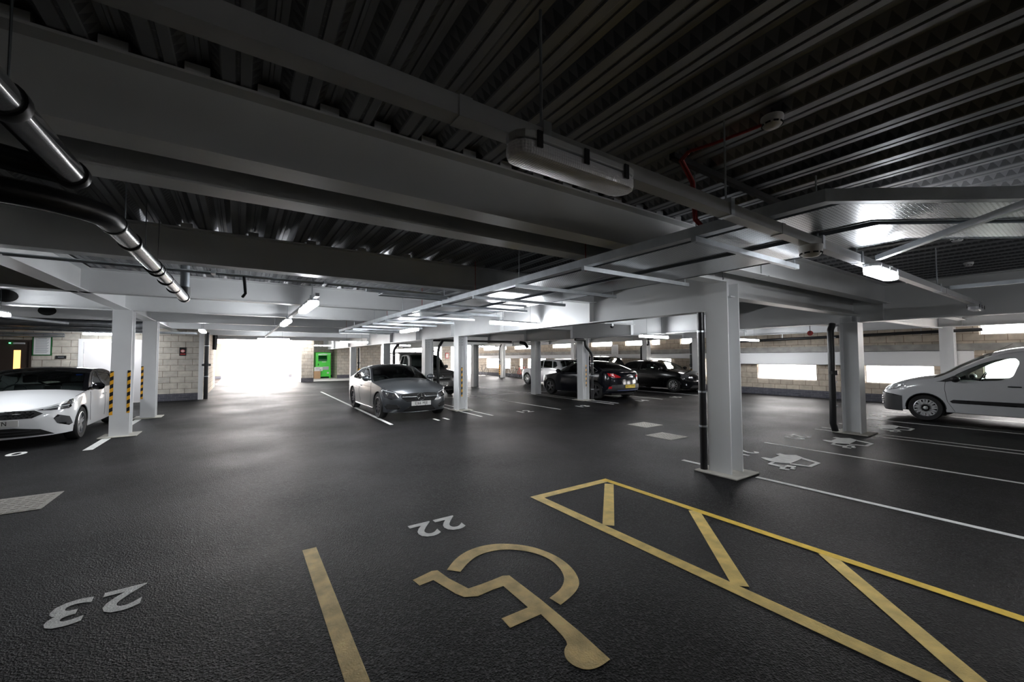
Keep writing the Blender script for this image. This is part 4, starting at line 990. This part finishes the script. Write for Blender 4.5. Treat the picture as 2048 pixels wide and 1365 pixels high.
def mesh_grille(sh, t, y0, y1, z0, z1, m, dots, rows=5, cols=15, s=.012):
    mb = MB()
    for r_ in range(rows):
        z = z0+(z1-z0)*(r_+.5)/rows
        for c in range(cols):
            y = -y1+2*y1*(c+.5+(r_ % 2)*.5)/cols
            if abs(y) < y0 or abs(y) > y1: continue
            p = sh.P(math.copysign(sh.sy(abs(y)), y), z, .010); mb.box(p.x-s, p.x+s, p.y-.004, p.y+.004, z-s*.5, z+s*.5)
    part('grille_pattern', mb, dots, t)
def coupe():
    def wins(X): return [('win', [X(1.72, .95), X(2.02, 1.12), X(2.4, 1.26), X(2.62, 1.285), X(2.62, .955)]), ('win', [X(2.68, .955), X(2.68, 1.287), X(3.1, 1.255), X(3.5, 1.14), X(3.72, 1.02), X(3.62, .965)])]
    def extra(t, sh, X, Y, B):
        pt = M['p_grey']
        g = [(sh.sy(.36), .47), (sh.sy(.47), .55), (sh.sy(.50), .63), (sh.sy(.44), .665), (sh.sy(.2), .685)]
        poly = [(-a, b) for a, b in g[::-1]]+[(0, .69)][:0]+g[::-1][::-1]
        poly = [(-a, b) for a, b in g]+g[::-1]
        patch(sh, 'grille', poly, M['matt_black'], t, .004); mesh_grille(sh, t, .12, .44, .49, .66, None, M['chrome'], 5, 26, .008)
        part('grille_bar', MB().tube([sh.P(math.copysign(sh.sy(abs(y)), y), .585, .014) for y in rng(-.47, -.12, 6)], .014, 8).tube([sh.P(sh.sy(y), .585, .014) for y in rng(.12, .47, 6)], .014, 8), M['alloy'], t, smooth=True)
        c = sh.P(0, .585, .02); st = MB().tube([c+Vector((.1*math.cos(a), .012, .1*math.sin(a))) for a in np.linspace(0, 2*PI, 28, False)], .010, 8, closed=True)
        for k in range(3): a = PI/2+k*2*PI/3; st.tube([c+Vector((0, .012, 0)), c+Vector((.095*math.cos(a), .012, .095*math.sin(a)))], [.02, .004], 6)
        part('star_emblem', st, M['chrome'], t, smooth=True)
        hl = [Y(.56, .56), Y(.51, .66), Y(.60, .71), Y(.76, .765), X(.44, .805), X(.60, .80), X(.46, .68), Y(.84, .58), Y(.70, .535)]
        patch(sh, 'headlight', hl, M['lens'], t, .004, both=True)
        for sg in (1, -1):
            part('light_strip', MB().tube([sh.P(sg*a, z, .012) for a, z in dens([Y(.53, .66), Y(.66, .70), Y(.80, .735), X(.5, .77)], .05, False)], .008, 6), M['lens_white'], t, smooth=True)
            for yy, zz in ((.66, .63), (.78, .655)):
                p = sh.P(sg*sh.sy(yy), zz, .004); part('projector', MB().tube([p, p+Vector((0, .012, 0))], .042, 14), M['chrome'], t, smooth=True)
        patch(sh, 'side_intake', [Y(.56, .28), Y(.50, .33), Y(.60, .40), Y(.80, .42), Y(.84, .36), Y(.80, .28)], M['matt_black'], t, .004, both=True)
        patch(sh, 'lower_intake', [(-sh.sy(.45), .22), (-sh.sy(.30), .36), (sh.sy(.30), .36), (sh.sy(.45), .22)], M['matt_black'], t, .004)
        part('lip', MB().tube([sh.P(math.copysign(sh.sy(abs(y)), y), .20, .006) for y in rng(-.6, .6, 20)], .010, 6), M['chrome'], t, smooth=True)
        plate(sh, t, True, .42, 'EJ66 MJE', M['plate_w'], push=.02)
        part('sill_trim', MB().tube([sh.P(sh.sx(x), .235, .004) for x in rng(1.25, 3.2, 14)], .014, 8).tube([sh.P(-sh.sx(x), .235, .004) for x in rng(1.25, 3.2, 14)], .014, 8), pt, t, smooth=True)
        patch(sh, 'tail_light', [B(.35, .80), B(.6, .86), X(4.45, .86), X(4.45, .78), B(.6, .76)], M['red_lens'], t, .004, both=True)
    C = dict(shape=dict(L=4.69, hw=.905, df=.62, dr=.6, n=2.4, tum=.50, taper=.05, zmid=.56,
        zc=[(0, .66), (.05, .70), (.2, .78), (.6, .88), (1.1, .96), (1.42, 1.0), (1.9, 1.25), (2.3, 1.375), (2.65, 1.405), (3.05, 1.38), (3.6, 1.22), (4.1, 1.06), (4.5, 1.0), (4.66, .93), (4.69, .88)],
        zr=[(0, .64), (.05, .67), (.2, .73), (.6, .81), (1.1, .88), (1.5, .92), (1.95, 1.12), (2.35, 1.29), (2.7, 1.335), (3.1, 1.30), (3.6, 1.14), (4.0, 1.0), (4.4, .93), (4.66, .88), (4.69, .86)],
        belt=[(0, .7), (1, .86), (2.5, .93), (4, .95), (4.69, .9)], nose=[(.15, .10), (.3, .02), (.45, 0), (.7, .06), (1, .2)], tail=[(.2, .1), (.5, 0), (.8, .03), (1, .1)]),
        paint=M['p_grey'], r=.335, axles=(.82, 3.66), sill=.20, zf=.17, zrb=.25, windows=wins, screen=(1.44, 2.32), rear=(3.05, 3.95), vg=.93, mirror=(1.72, .98), handles=[(2.55, .78)],
        lines=[[(1.55, .9), (1.42, .6), (1.5, .3)], [(2.72, .93), (2.78, .6), (2.6, .32)], [(1.2, .78), (2.2, .80), (3.6, .82)]], style=(5, .05, .05), alloy=M['dalloy'], surround=M['chrome'], glass=M['glass'], mirrormat=M['p_grey'], extra=extra)
    return build_car('steel grey two door coupe facing the lane, plate EJ66 MJE, beside a white column', (3.92, 12.46), PI, C)
coupe()
def corsa():
    def wins(X): return [('win', [X(1.50, .93), X(1.80, 1.12), X(2.08, 1.27), X(2.35, 1.33), X(2.42, .95)]), ('win', [X(2.50, .95), X(2.45, 1.33), X(2.9, 1.325), X(3.22, 1.25), X(3.45, 1.10), X(3.35, 1.0), X(3.15, .965)]), ('frame', [X(1.24, .935), X(1.6, .935), X(2.4, .935), X(3.1, .955), X(3.5, 1.06), X(3.3, 1.7), X(1.24, 1.7)])]
    def extra(t, sh, X, Y, B):
        q = sh.sy
        g = [(q(.50), .60), (q(.40), .66), (0, .675)]
        poly = [(-q(.52), .60), (-q(.40), .53), (q(.40), .53), (q(.52), .60), (q(.42), .665), (0, .675), (-q(.42), .665)]
        patch(sh, 'grille', poly, M['matt_black'], t, .004); mesh_grille(sh, t, .08, .44, .54, .66, None, M['chrome'], 4, 14, .012)
        part('grille_bar', MB().tube([sh.P(math.copysign(q(abs(y)), y), .615, .012) for y in rng(-.4, .4, 15)], .005, 6), M['chrome'], t)
        patch(sh, 'headlight', [Y(.44, .665), Y(.60, .70), Y(.78, .76), X(.40, .815), X(.50, .83), X(.46, .75), X(.36, .68), Y(.80, .655), Y(.6, .645)], M['lens'], t, .004, both=True)
        for sg in (1, -1):
            part('light_strip', MB().tube([sh.P(sg*a, z, .010) for a, z in dens([Y(.52, .67), Y(.68, .70), Y(.80, .72)], .04, False)], .009, 6), M['lens_white'], t, smooth=True)
            p = sh.P(sg*q(.80), .70, .004); part('projector', MB().tube([p, p+Vector((0, .012, 0))], .03, 14), M['chrome'], t, smooth=True)
        patch(sh, 'fog_surround', [Y(.68, .40), Y(.64, .50), Y(.68, .56), Y(.80, .50), Y(.83, .36), Y(.80, .33)], M['bmp'], t, .004, both=True)
        patch(sh, 'lower_intake', [(-q(.66), .21), (-q(.5), .32), (-q(.2), .37), (q(.2), .37), (q(.5), .32), (q(.66), .21)], M['matt_black'], t, .004)
        part('intake_slats', MB().tube([sh.P(math.copysign(q(abs(y)), y), .26, .008) for y in rng(-.5, .5, 15)], .006, 6).tube([sh.P(math.copysign(q(abs(y)), y), .31, .008) for y in rng(-.4, .4, 15)], .006, 6), M['bmp'], t)
        plate(sh, t, True, .46, '  NTN', M['plate_w'], push=.02)
        patch(sh, 'tail_light', [B(.4, .85), B(.6, .95), X(3.7, .97), X(3.72, .88), B(.7, .84)], M['red_lens'], t, .004, both=True)
        p = Vector((0, sh.L/2-3.5, sh.zc(3.5))); part('antenna', MB().tube([p, p+Vector((0, -.12, .2))], .004, 6), M['black'], t)
        part('tax_sticker', MB().box(-.62, -.52, sh.L/2-1.88, sh.L/2-1.85, 1.24, 1.27), M['blue'], t)
    C = dict(shape=dict(L=4.06, hw=.8825, df=.66, dr=.5, n=2.4, tum=.36, taper=.06, zmid=.55,
        zc=[(0, .67), (.06, .72), (.25, .81), (.6, .90), (1.0, .965), (1.18, .99), (1.6, 1.22), (1.95, 1.37), (2.3, 1.425), (2.8, 1.43), (3.4, 1.37), (3.72, 1.28), (3.9, 1.12), (4.0, 1.0), (4.06, .92)],
        zr=[(0, .65), (.06, .69), (.25, .77), (.6, .85), (1.0, .91), (1.25, .935), (1.7, 1.17), (2.05, 1.32), (2.4, 1.375), (2.8, 1.37), (3.4, 1.30), (3.7, 1.2), (3.88, 1.08), (4.0, .96), (4.06, .90)],
        belt=[(0, .7), (1, .88), (2.5, .94), (3.5, 1.0), (4.06, .95)], nose=[(.15, .08), (.3, .02), (.5, 0), (.7, .07), (1, .2)], tail=[(.2, .08), (.5, 0), (.9, .05), (1.3, .12)]),
        paint=M['p_white'], r=.32, axles=(.84, 3.38), sill=.2, zf=.17, windows=wins, screen=(1.2, 2.02), rear=(3.72, 3.98), vg=.90, mirror=(1.52, .97), handles=[(2.35, .80), (3.2, .84)], roofmat=M['p_black'],
        lines=[[(1.42, .9), (1.30, .6), (1.36, .3)], [(2.44, .93), (2.42, .6), (2.4, .3)], [(1.1, .93), (.6, .86)]], style=(5, .045, .035), alloy=M['alloy'], surround=M['black'], glass=M['mid'], mirrormat=M['p_black'], extra=extra)
    return build_car('white five door hatchback with black roof at the left edge, plate ending NTN', (-3.52, 12.97), PI, C)
corsa()
def van():
    def wins(X): return [('win', [X(1.22, .985), X(1.36, 1.085), X(1.36, .99)]), ('win', [X(1.42, .99), X(1.42, 1.12), X(1.62, 1.26), X(1.85, 1.40), X(2.08, 1.50), X(2.34, 1.53), X(2.40, 1.44), X(2.30, 1.12), X(2.12, 1.03), X(1.7, 1.0)])]
    def extra(t, sh, X, Y, B):
        q = sh.sy
        patch(sh, 'front_bumper', [(-sh.sx(.50), .20), (-sh.sx(.50), .58), (-sh.sx(.30), .62), (-q(.4), .66), (q(.4), .66), (sh.sx(.30), .62), (sh.sx(.50), .58), (sh.sx(.50), .20)], M['bmp'], t, .014, depth=.03)
        mb = MB()
        for z in (.34, .40, .46, .52): mb.tube([sh.P(math.copysign(q(abs(y)), y), z, .022) for y in rng(-.6, .6, 17)], .010, 6)
        part('bumper_slats', mb, M['black'], t)
        patch(sh, 'headlight', [Y(.56, .70), Y(.66, .78), X(.18, .84), X(.40, .915), X(.62, .955), X(.52, .86), X(.40, .76), X(.20, .70)], M['lens_white'], t, .005, both=True)
        patch(sh, 'side_moulding', [X(1.38, .47), X(1.34, .51), X(1.40, .55), X(3.95, .57), X(3.95, .46)], M['black'], t, .012, both=True, depth=.02)
        patch(sh, 'quarter_trim', [X(1.12, .965), X(1.2, .985), X(1.38, 1.09), X(1.38, .985), X(1.3, .965)], M['black'], t, .003, both=True)
        p = Vector((-.3, sh.L/2-2.05, sh.zc(2.05)-.01)); part('antenna', MB().tube([p, p+Vector((0, .0, .01)), p+Vector((0, -.22, .16))], .004, 6), M['black'], t)
        part('roof_gutter', MB().tube([sh.P(-sh.sx(x), sh.zr(x), .004) for x in rng(2.1, 4.2, 18)], .008, 6), M['p_van'], t)
        patch(sh, 'panel_emboss', [X(2.62, 1.08), X(2.62, 1.5), X(3.7, 1.5), X(3.7, 1.08)], M['p_van'], t, .004, both=True)
        plate(sh, t, True, .44, '', M['plate_w'], push=.035)
    C = dict(cat='van', van=True, shape=dict(L=4.38, hw=.905, df=.60, dr=.3, n=2.6, tum=.20, taper=.04, zmid=.6, rise=.025,
        zc=[(0, .74), (.08, .82), (.25, .92), (.7, 1.05), (1.05, 1.12), (1.5, 1.42), (1.95, 1.67), (2.35, 1.77), (3, 1.81), (4.1, 1.80), (4.28, 1.72), (4.38, 1.5)],
        zr=[(0, .70), (.08, .77), (.25, .86), (.7, .98), (1.1, 1.035), (1.6, 1.33), (2.05, 1.58), (2.5, 1.68), (3, 1.70), (4.1, 1.70), (4.28, 1.62), (4.38, 1.42)],
        belt=[(0, .8), (1, .99), (2.5, 1.03), (4.38, 1.05)], nose=[(.15, .06), (.3, 0), (.6, 0), (.8, .10), (1.1, .3)], tail=[(.2, .03), (.5, 0), (1.8, .03)]),
        paint=M['p_van'], r=.315, axles=(.92, 3.65), sill=.25, zf=.2, windows=wins, screen=(1.08, 2.0), vg=.90, mirror=(1.48, 1.0), handles=[(2.32, .90), (2.70, .90)], handlemat=M['black'],
        lines=[[(1.28, 1.0), (1.26, .8), (1.30, .5), (1.42, .27)], [(2.52, 1.6), (2.54, .9), (2.54, .26)], [(2.56, 1.2), (4.2, 1.2)]], style=(9, .05, .028), alloy=M['alloy'], glass=M['glass'], mirrormat=M['black'], archmat=M['bmp'], seat=.7, extra=extra)
    return build_car('white panel van with black bumper and side strip at the right edge', (14.83, 1.41), 0, C)
van()
def ioniq():
    def wins(X): return [('win', [X(1.55, .95), X(1.9, 1.15), X(2.25, 1.30), X(2.5, 1.33), X(2.55, .97)]), ('win', [X(2.62, .97), X(2.58, 1.33), X(3.0, 1.30), X(3.4, 1.19), X(3.68, 1.07), X(3.5, 1.0)])]
    def extra(t, sh, X, Y, B):
        q = lambda y: sh.sy(y, True); S = sh.S
        mir = lambda a: 2*S-a
        patch(sh, 'tail_light', [B(.40, .85), B(.50, .90), B(.66, .97), X(4.12, .99), X(4.16, .95), B(.80, .88), B(.62, .82), B(.45, .82)], M['red_lens'], t, .005, both=True)
        patch(sh, 'rear_diffuser', [(q(.86), .34), (q(.72), .56), (q(.40), .57), (mir(q(.40)), .57), (mir(q(.72)), .56), (mir(q(.86)), .34), (mir(q(.5)), .33), (q(.5), .33)], M['bmp'], t, .006)
        part('diffuser_blade', MB().tube([sh.P(sh.sy(y, True), .36, .012) for y in rng(.55, .02, 10)], .012, 6).tube([sh.P(-sh.sy(y, True), .36, .012) for y in rng(.02, .55, 10)], .012, 6), M['bladeblue'], t)
        patch(sh, 'reflector', [B(.74, .42), B(.72, .50), B(.80, .50), B(.82, .42)], M['red_lens'], t, .012, both=True)
        patch(sh, 'spoiler', [(q(.55), 1.005), (q(.5), 1.02), (mir(q(.5)), 1.02), (mir(q(.55)), 1.005)], M['p_navy'], t, .02)
        plate(sh, t, False, .50, 'BG17 DNN', M['plate_y'], push=.02)
        part('rear_badge', MB().tube([sh.P(S, .86, .012)+Vector((.05*math.cos(a), 0, .03*math.sin(a))) for a in np.linspace(0, 2*PI, 16, False)], .006, 6, closed=True), M['chrome'], t)
        patch(sh, 'headlight', [Y(.5, .68), Y(.7, .76), X(.5, .82), X(.4, .72), Y(.7, .66)], M['lens'], t, .004, both=True)
    M['bladeblue'] = mat('blue_grey_blade', (.10, .13, .28), .4)
    C = dict(shape=dict(L=4.47, hw=.91, df=.6, dr=.62, n=2.4, tum=.42, taper=.05, zmid=.56,
        zc=[(0, .66), (.05, .70), (.3, .80), (.8, .91), (1.2, .99), (1.65, 1.24), (2.05, 1.39), (2.4, 1.445), (2.9, 1.43), (3.5, 1.32), (4.0, 1.17), (4.3, 1.07), (4.42, 1.0), (4.47, .93)],
        zr=[(0, .64), (.05, .67), (.3, .76), (.8, .86), (1.28, .935), (1.75, 1.16), (2.15, 1.33), (2.5, 1.38), (2.95, 1.36), (3.5, 1.22), (3.95, 1.07), (4.25, .98), (4.42, .92), (4.47, .88)],
        belt=[(0, .7), (1, .88), (2.5, .95), (4.0, 1.0), (4.47, .95)], nose=[(.15, .08), (.4, 0), (.7, .06), (1, .2)], tail=[(.2, .14), (.45, 0), (.75, .02), (1, .10)]),
        paint=M['p_navy'], r=.33, axles=(.88, 3.58), sill=.2, zf=.18, zrb=.26, windows=wins, screen=(1.22, 2.1), rear=(3.05, 4.15), vg=.90, mirror=(1.55, .98), handles=[(2.4, .82), (3.3, .86)],
        lines=[[(1.45, .9), (1.35, .6), (1.4, .3)], [(2.6, .93), (2.6, .6), (2.55, .3)]], style=(5, .08, 0), alloy=M['dalloy'], surround=M['chrome'], glass=M['mid'], rglass=M['tint'], extra=extra)
    return build_car('dark fastback liftback seen from behind with yellow number plate', (12.05, 12.38), 0, C)
ioniq()
def hatch3():
    def wins(X): return [('win', [X(1.42, .96), X(1.72, 1.14), X(2.0, 1.28), X(2.3, 1.335), X(2.62, 1.335), X(2.66, .98)]), ('win', [X(2.80, .99), X(2.80, 1.32), X(3.15, 1.29), X(3.42, 1.16), X(3.45, 1.08), X(3.3, 1.02)])]
    def extra(t, sh, X, Y, B):
        q = sh.sy
        patch(sh, 'headlight', [Y(.56, .66), Y(.60, .75), X(.38, .82), X(.55, .84), X(.45, .74), Y(.82, .66)], M['lens'], t, .004, both=True)
        patch(sh, 'grille', [(-q(.12), .36), (-q(.22), .66), (q(.22), .66), (q(.12), .36)], M['matt_black'], t, .004)
        part('grille_ring', MB().tube([sh.P(a, z, .008) for a, z in dens([(-q(.10), .38), (-q(.2), .66), (q(.2), .66), (q(.10), .38)], .04)], .008, 6, closed=True), M['chrome'], t)
        patch(sh, 'lower_intake', [(-q(.6), .22), (-q(.5), .33), (q(.5), .33), (q(.6), .22)], M['matt_black'], t, .004)
        for sg in (1, -1):
            p = sh.P(sg*q(.72), .36, .004); part('fog_light', MB().tube([p, p+Vector((0, .014, 0))], .04, 14), M['lens_white'], t, smooth=True)
        plate(sh, t, True, .44, '', M['plate_w'], push=.03)
    C = dict(shape=dict(L=4.06, hw=.86, df=.66, dr=.5, n=2.4, tum=.38, taper=.07, zmid=.58,
        zc=[(0, .68), (.06, .73), (.25, .83), (.6, .93), (1.0, 1.0), (1.12, 1.02), (1.55, 1.25), (1.95, 1.39), (2.3, 1.44), (2.8, 1.45), (3.4, 1.38), (3.72, 1.28), (3.9, 1.12), (4.0, 1.0), (4.06, .92)],
        zr=[(0, .66), (.06, .70), (.25, .79), (.6, .88), (1.0, .94), (1.18, .96), (1.65, 1.19), (2.05, 1.34), (2.4, 1.385), (2.8, 1.385), (3.4, 1.32), (3.7, 1.2), (3.88, 1.08), (4.0, .96), (4.06, .90)],
        belt=[(0, .7), (1, .92), (2.5, .97), (3.5, 1.04), (4.06, .98)], nose=[(.15, .08), (.3, .02), (.5, 0), (.7, .07), (1, .2)], tail=[(.2, .08), (.5, 0), (.9, .05), (1.3, .12)]),
        paint=M['p_black'], r=.315, axles=(.86, 3.37), sill=.2, zf=.18, windows=wins, screen=(1.14, 2.02), rear=(3.72, 3.98), vg=.9, mirror=(1.45, 1.0), handles=[(2.5, .84)],
        lines=[[(1.40, .93), (1.30, .6), (1.36, .3)], [(2.72, .95), (2.75, .6), (2.65, .3)]], style=(10, .028, 0), alloy=M['alloy'], surround=M['black'], glass=M['glass'], extra=extra)
    return build_car('small black three door hatchback facing the lane near the right wall', (16.86, 12.25), PI, C)
hatch3()
def generic(label, loc, rz, L, hw, Ht, paint, r, style, alloy, rails=False, glass=None, extra2=None, cabin=(1.15, 3.75), cat='car', screenlen=.85, belt=1.0, windows=None, plate_t=None, box=False):
    a, b = cabin; s = screenlen
    zc = [(0, belt*.70), (.06, belt*.78), (.3, belt*.88), (.8, belt*.97), (a, belt*1.02), (a+s*.55, Ht-.17), (a+s, Ht-.04), (a+s+.4, Ht), (b-.6, Ht-.01), (b-.12, Ht-.07), (b+.06, Ht-.22), (min(b+.24, L-.03), belt*1.06), (L, belt*.92)]
    zr = [(0, belt*.67), (.06, belt*.74), (.3, belt*.83), (.8, belt*.92), (a+.08, belt*.965), (a+s*.6, Ht-.23), (a+s+.05, Ht-.10), (a+s+.45, Ht-.06), (b-.6, Ht-.07), (b-.14, Ht-.14), (b+.04, Ht-.28), (min(b+.22, L-.04), belt*1.0), (L, belt*.9)]
    if windows is None:
        m1 = a+s+.35
        windows = lambda X: [('win', [X(a+.3, belt*.985), X(a+s*.75, Ht-.26), X(a+s+.15, Ht-.14), X(m1, Ht-.125), X(m1, belt)]), ('dark', [X(m1+.08, belt), X(m1+.08, Ht-.125), X(m1+.75, Ht-.13), X(m1+.85, belt)]), ('dark', [X(m1+.93, belt), X(m1+.84, Ht-.135), X(min(b-.3, m1+1.35), Ht-.17), X(min(b-.15, m1+1.4), belt+.12), X(m1+1.1, belt+.01)])][:3 if b-m1 > 1.35 else 2]
    def extra(t, sh, X, Y, B):
        q = sh.sy
        patch(sh, 'headlight', [Y(hw*.58, belt*.66), Y(hw*.68, belt*.76), X(.36, belt*.82), X(.46, belt*.80), X(.32, belt*.70)], M['lens'], t, .004, both=True)
        patch(sh, 'grille', [(-q(.42), belt*.55), (-q(.42), belt*.66), (q(.42), belt*.66), (q(.42), belt*.55)], M['matt_black'], t, .004)
        patch(sh, 'lower_intake', [(-q(.6), .28), (-q(.5), .4), (q(.5), .4), (q(.6), .28)], M['matt_black'], t, .004)
        patch(sh, 'tail_light', [B(hw*.7, belt*.85), B(hw*.8, belt*.98), X(L-.3, belt*.99), X(L-.3, belt*.86)], M['red_lens'], t, .004, both=True)
        if plate_t: plate(sh, t, True, .5, plate_t, M['plate_w'], push=.02)
        if rails:
            for sg in (1, -1):
                part('roof_rail', MB().tube([Vector((sg*(hw-.27), L/2-x, sh.zr(x)+.07)) for x in rng(a+s+.2, b-.25, 10)], .014, 8), M['black'], t, smooth=True)
        if extra2: extra2(t, sh, X, Y, B)
    C = dict(cat=cat, shape=dict(L=L, hw=hw, df=.6, dr=.42, n=2.5, tum=.28, taper=.05, zmid=.58, zc=zc, zr=zr, belt=[(0, belt*.7), (1, belt*.93), (L-1, belt), (L, belt*.97)], nose=[(.15, .06), (.4, 0), (.7, .04), (1.1, .15)], tail=[(.2, .05), (.5, 0), (1.2, .04)]),
        paint=paint, r=r, axles=(.9, L-.86), sill=r*.7, zf=r*.62, windows=windows, screen=(a, a+s), rear=(b-.12, b+.2), vg=.9, mirror=(a+.42, belt*1.02), handles=[(a+s+.25, belt*.85)], lines=[[(a+.3, belt*.9), (a+.2, .5)], [(a+s+.4, belt*.95), (a+s+.4, .4)]],
        style=style, alloy=alloy, glass=glass or M['mid'], extra=extra)
    return build_car(label, loc, rz, C)
generic('pale silver white hatchback facing the far end behind the dark liftback', (14.93, 18.15), 0, 4.35, .9, 1.50, M['p_silver'], .335, (10, .03, 0), M['alloy'], glass=M['glass'])
generic('black estate car with roof rails parked behind the two dark cars', (17.0, 17.05), 0, 4.4, .88, 1.66, M['p_black'], .34, (5, .05, 0), M['alloy'], rails=True, belt=1.05)
def pick_extra(t, sh, X, Y, B):
    q = sh.sy
    patch(sh, 'bull_bumper', [(-q(.8), .42), (-q(.8), .64), (q(.8), .64), (q(.8), .42)], M['p_pick'], t, .03, depth=.05)
    part('grille_bars', MB().tube([sh.P(math.copysign(q(abs(y)), y), .80, .012) for y in rng(-.5, .5, 13)], .02, 8).tube([sh.P(math.copysign(q(abs(y)), y), .92, .012) for y in rng(-.5, .5, 13)], .02, 8), M['alloy'], t, smooth=True)
    c = sh.P(0, .85, .035); mb = MB()
    for k in range(3):
        a = PI/2+k*2*PI/3; mb.prism([(0, 0), (.05*math.cos(a-.5), .05*math.sin(a-.5)), (.095*math.cos(a), .095*math.sin(a)), (.05*math.cos(a+.5), .05*math.sin(a+.5))], 0, .01, 'y', Matrix.Translation(c))
    part('emblem', mb, M['chrome'], t)
    plate(sh, t, True, .53, 'YEZ 3843', M['plate_w'], push=.06, band=True)
    mb = MB(); L = sh.L
    mb.prism([(L/2-3.0, 1.15), (L/2-2.95, 1.80), (L/2-3.3, 1.86), (L/2-4.95, 1.84), (L/2-5.1, 1.15)], -.78, .78, 'x')
    part('canopy', mb, M['p_pick'], t, 'hard canopy over the load bed', bevel=.06)
    for sg in (1, -1): part('canopy_window', MB().prism([(L/2-3.25, 1.28), (L/2-3.25, 1.70), (L/2-4.75, 1.70), (L/2-4.85, 1.28)], sg*.781, sg*.787, 'x'), M['lens'], t)
    for sg in (1, -1): part('roof_rail', MB().tube([(sg*.6, L/2-2.2, 1.86), (sg*.62, L/2-2.3, 1.91), (sg*.62, L/2-4.6, 1.92), (sg*.6, L/2-4.7, 1.87)], .016, 8), M['dalloy'], t, smooth=True)
generic('grey canopied pickup facing the lane behind the coupe, plate YEZ 3843', (6.88, 18.05), PI, 5.2, .89, 1.80, M['p_pick'], .38, (6, .06, 0), M['alloy'], belt=1.12, cabin=(1.35, 3.1), cat='pickup truck', screenlen=.75, extra2=pick_extra,
        windows=lambda X: [('dark', [X(1.65, 1.12), X(1.98, 1.50), X(2.25, 1.66), X(2.45, 1.67), X(2.45, 1.13)]), ('dark', [X(2.53, 1.13), X(2.53, 1.67), X(2.85, 1.64), X(2.85, 1.13)])])
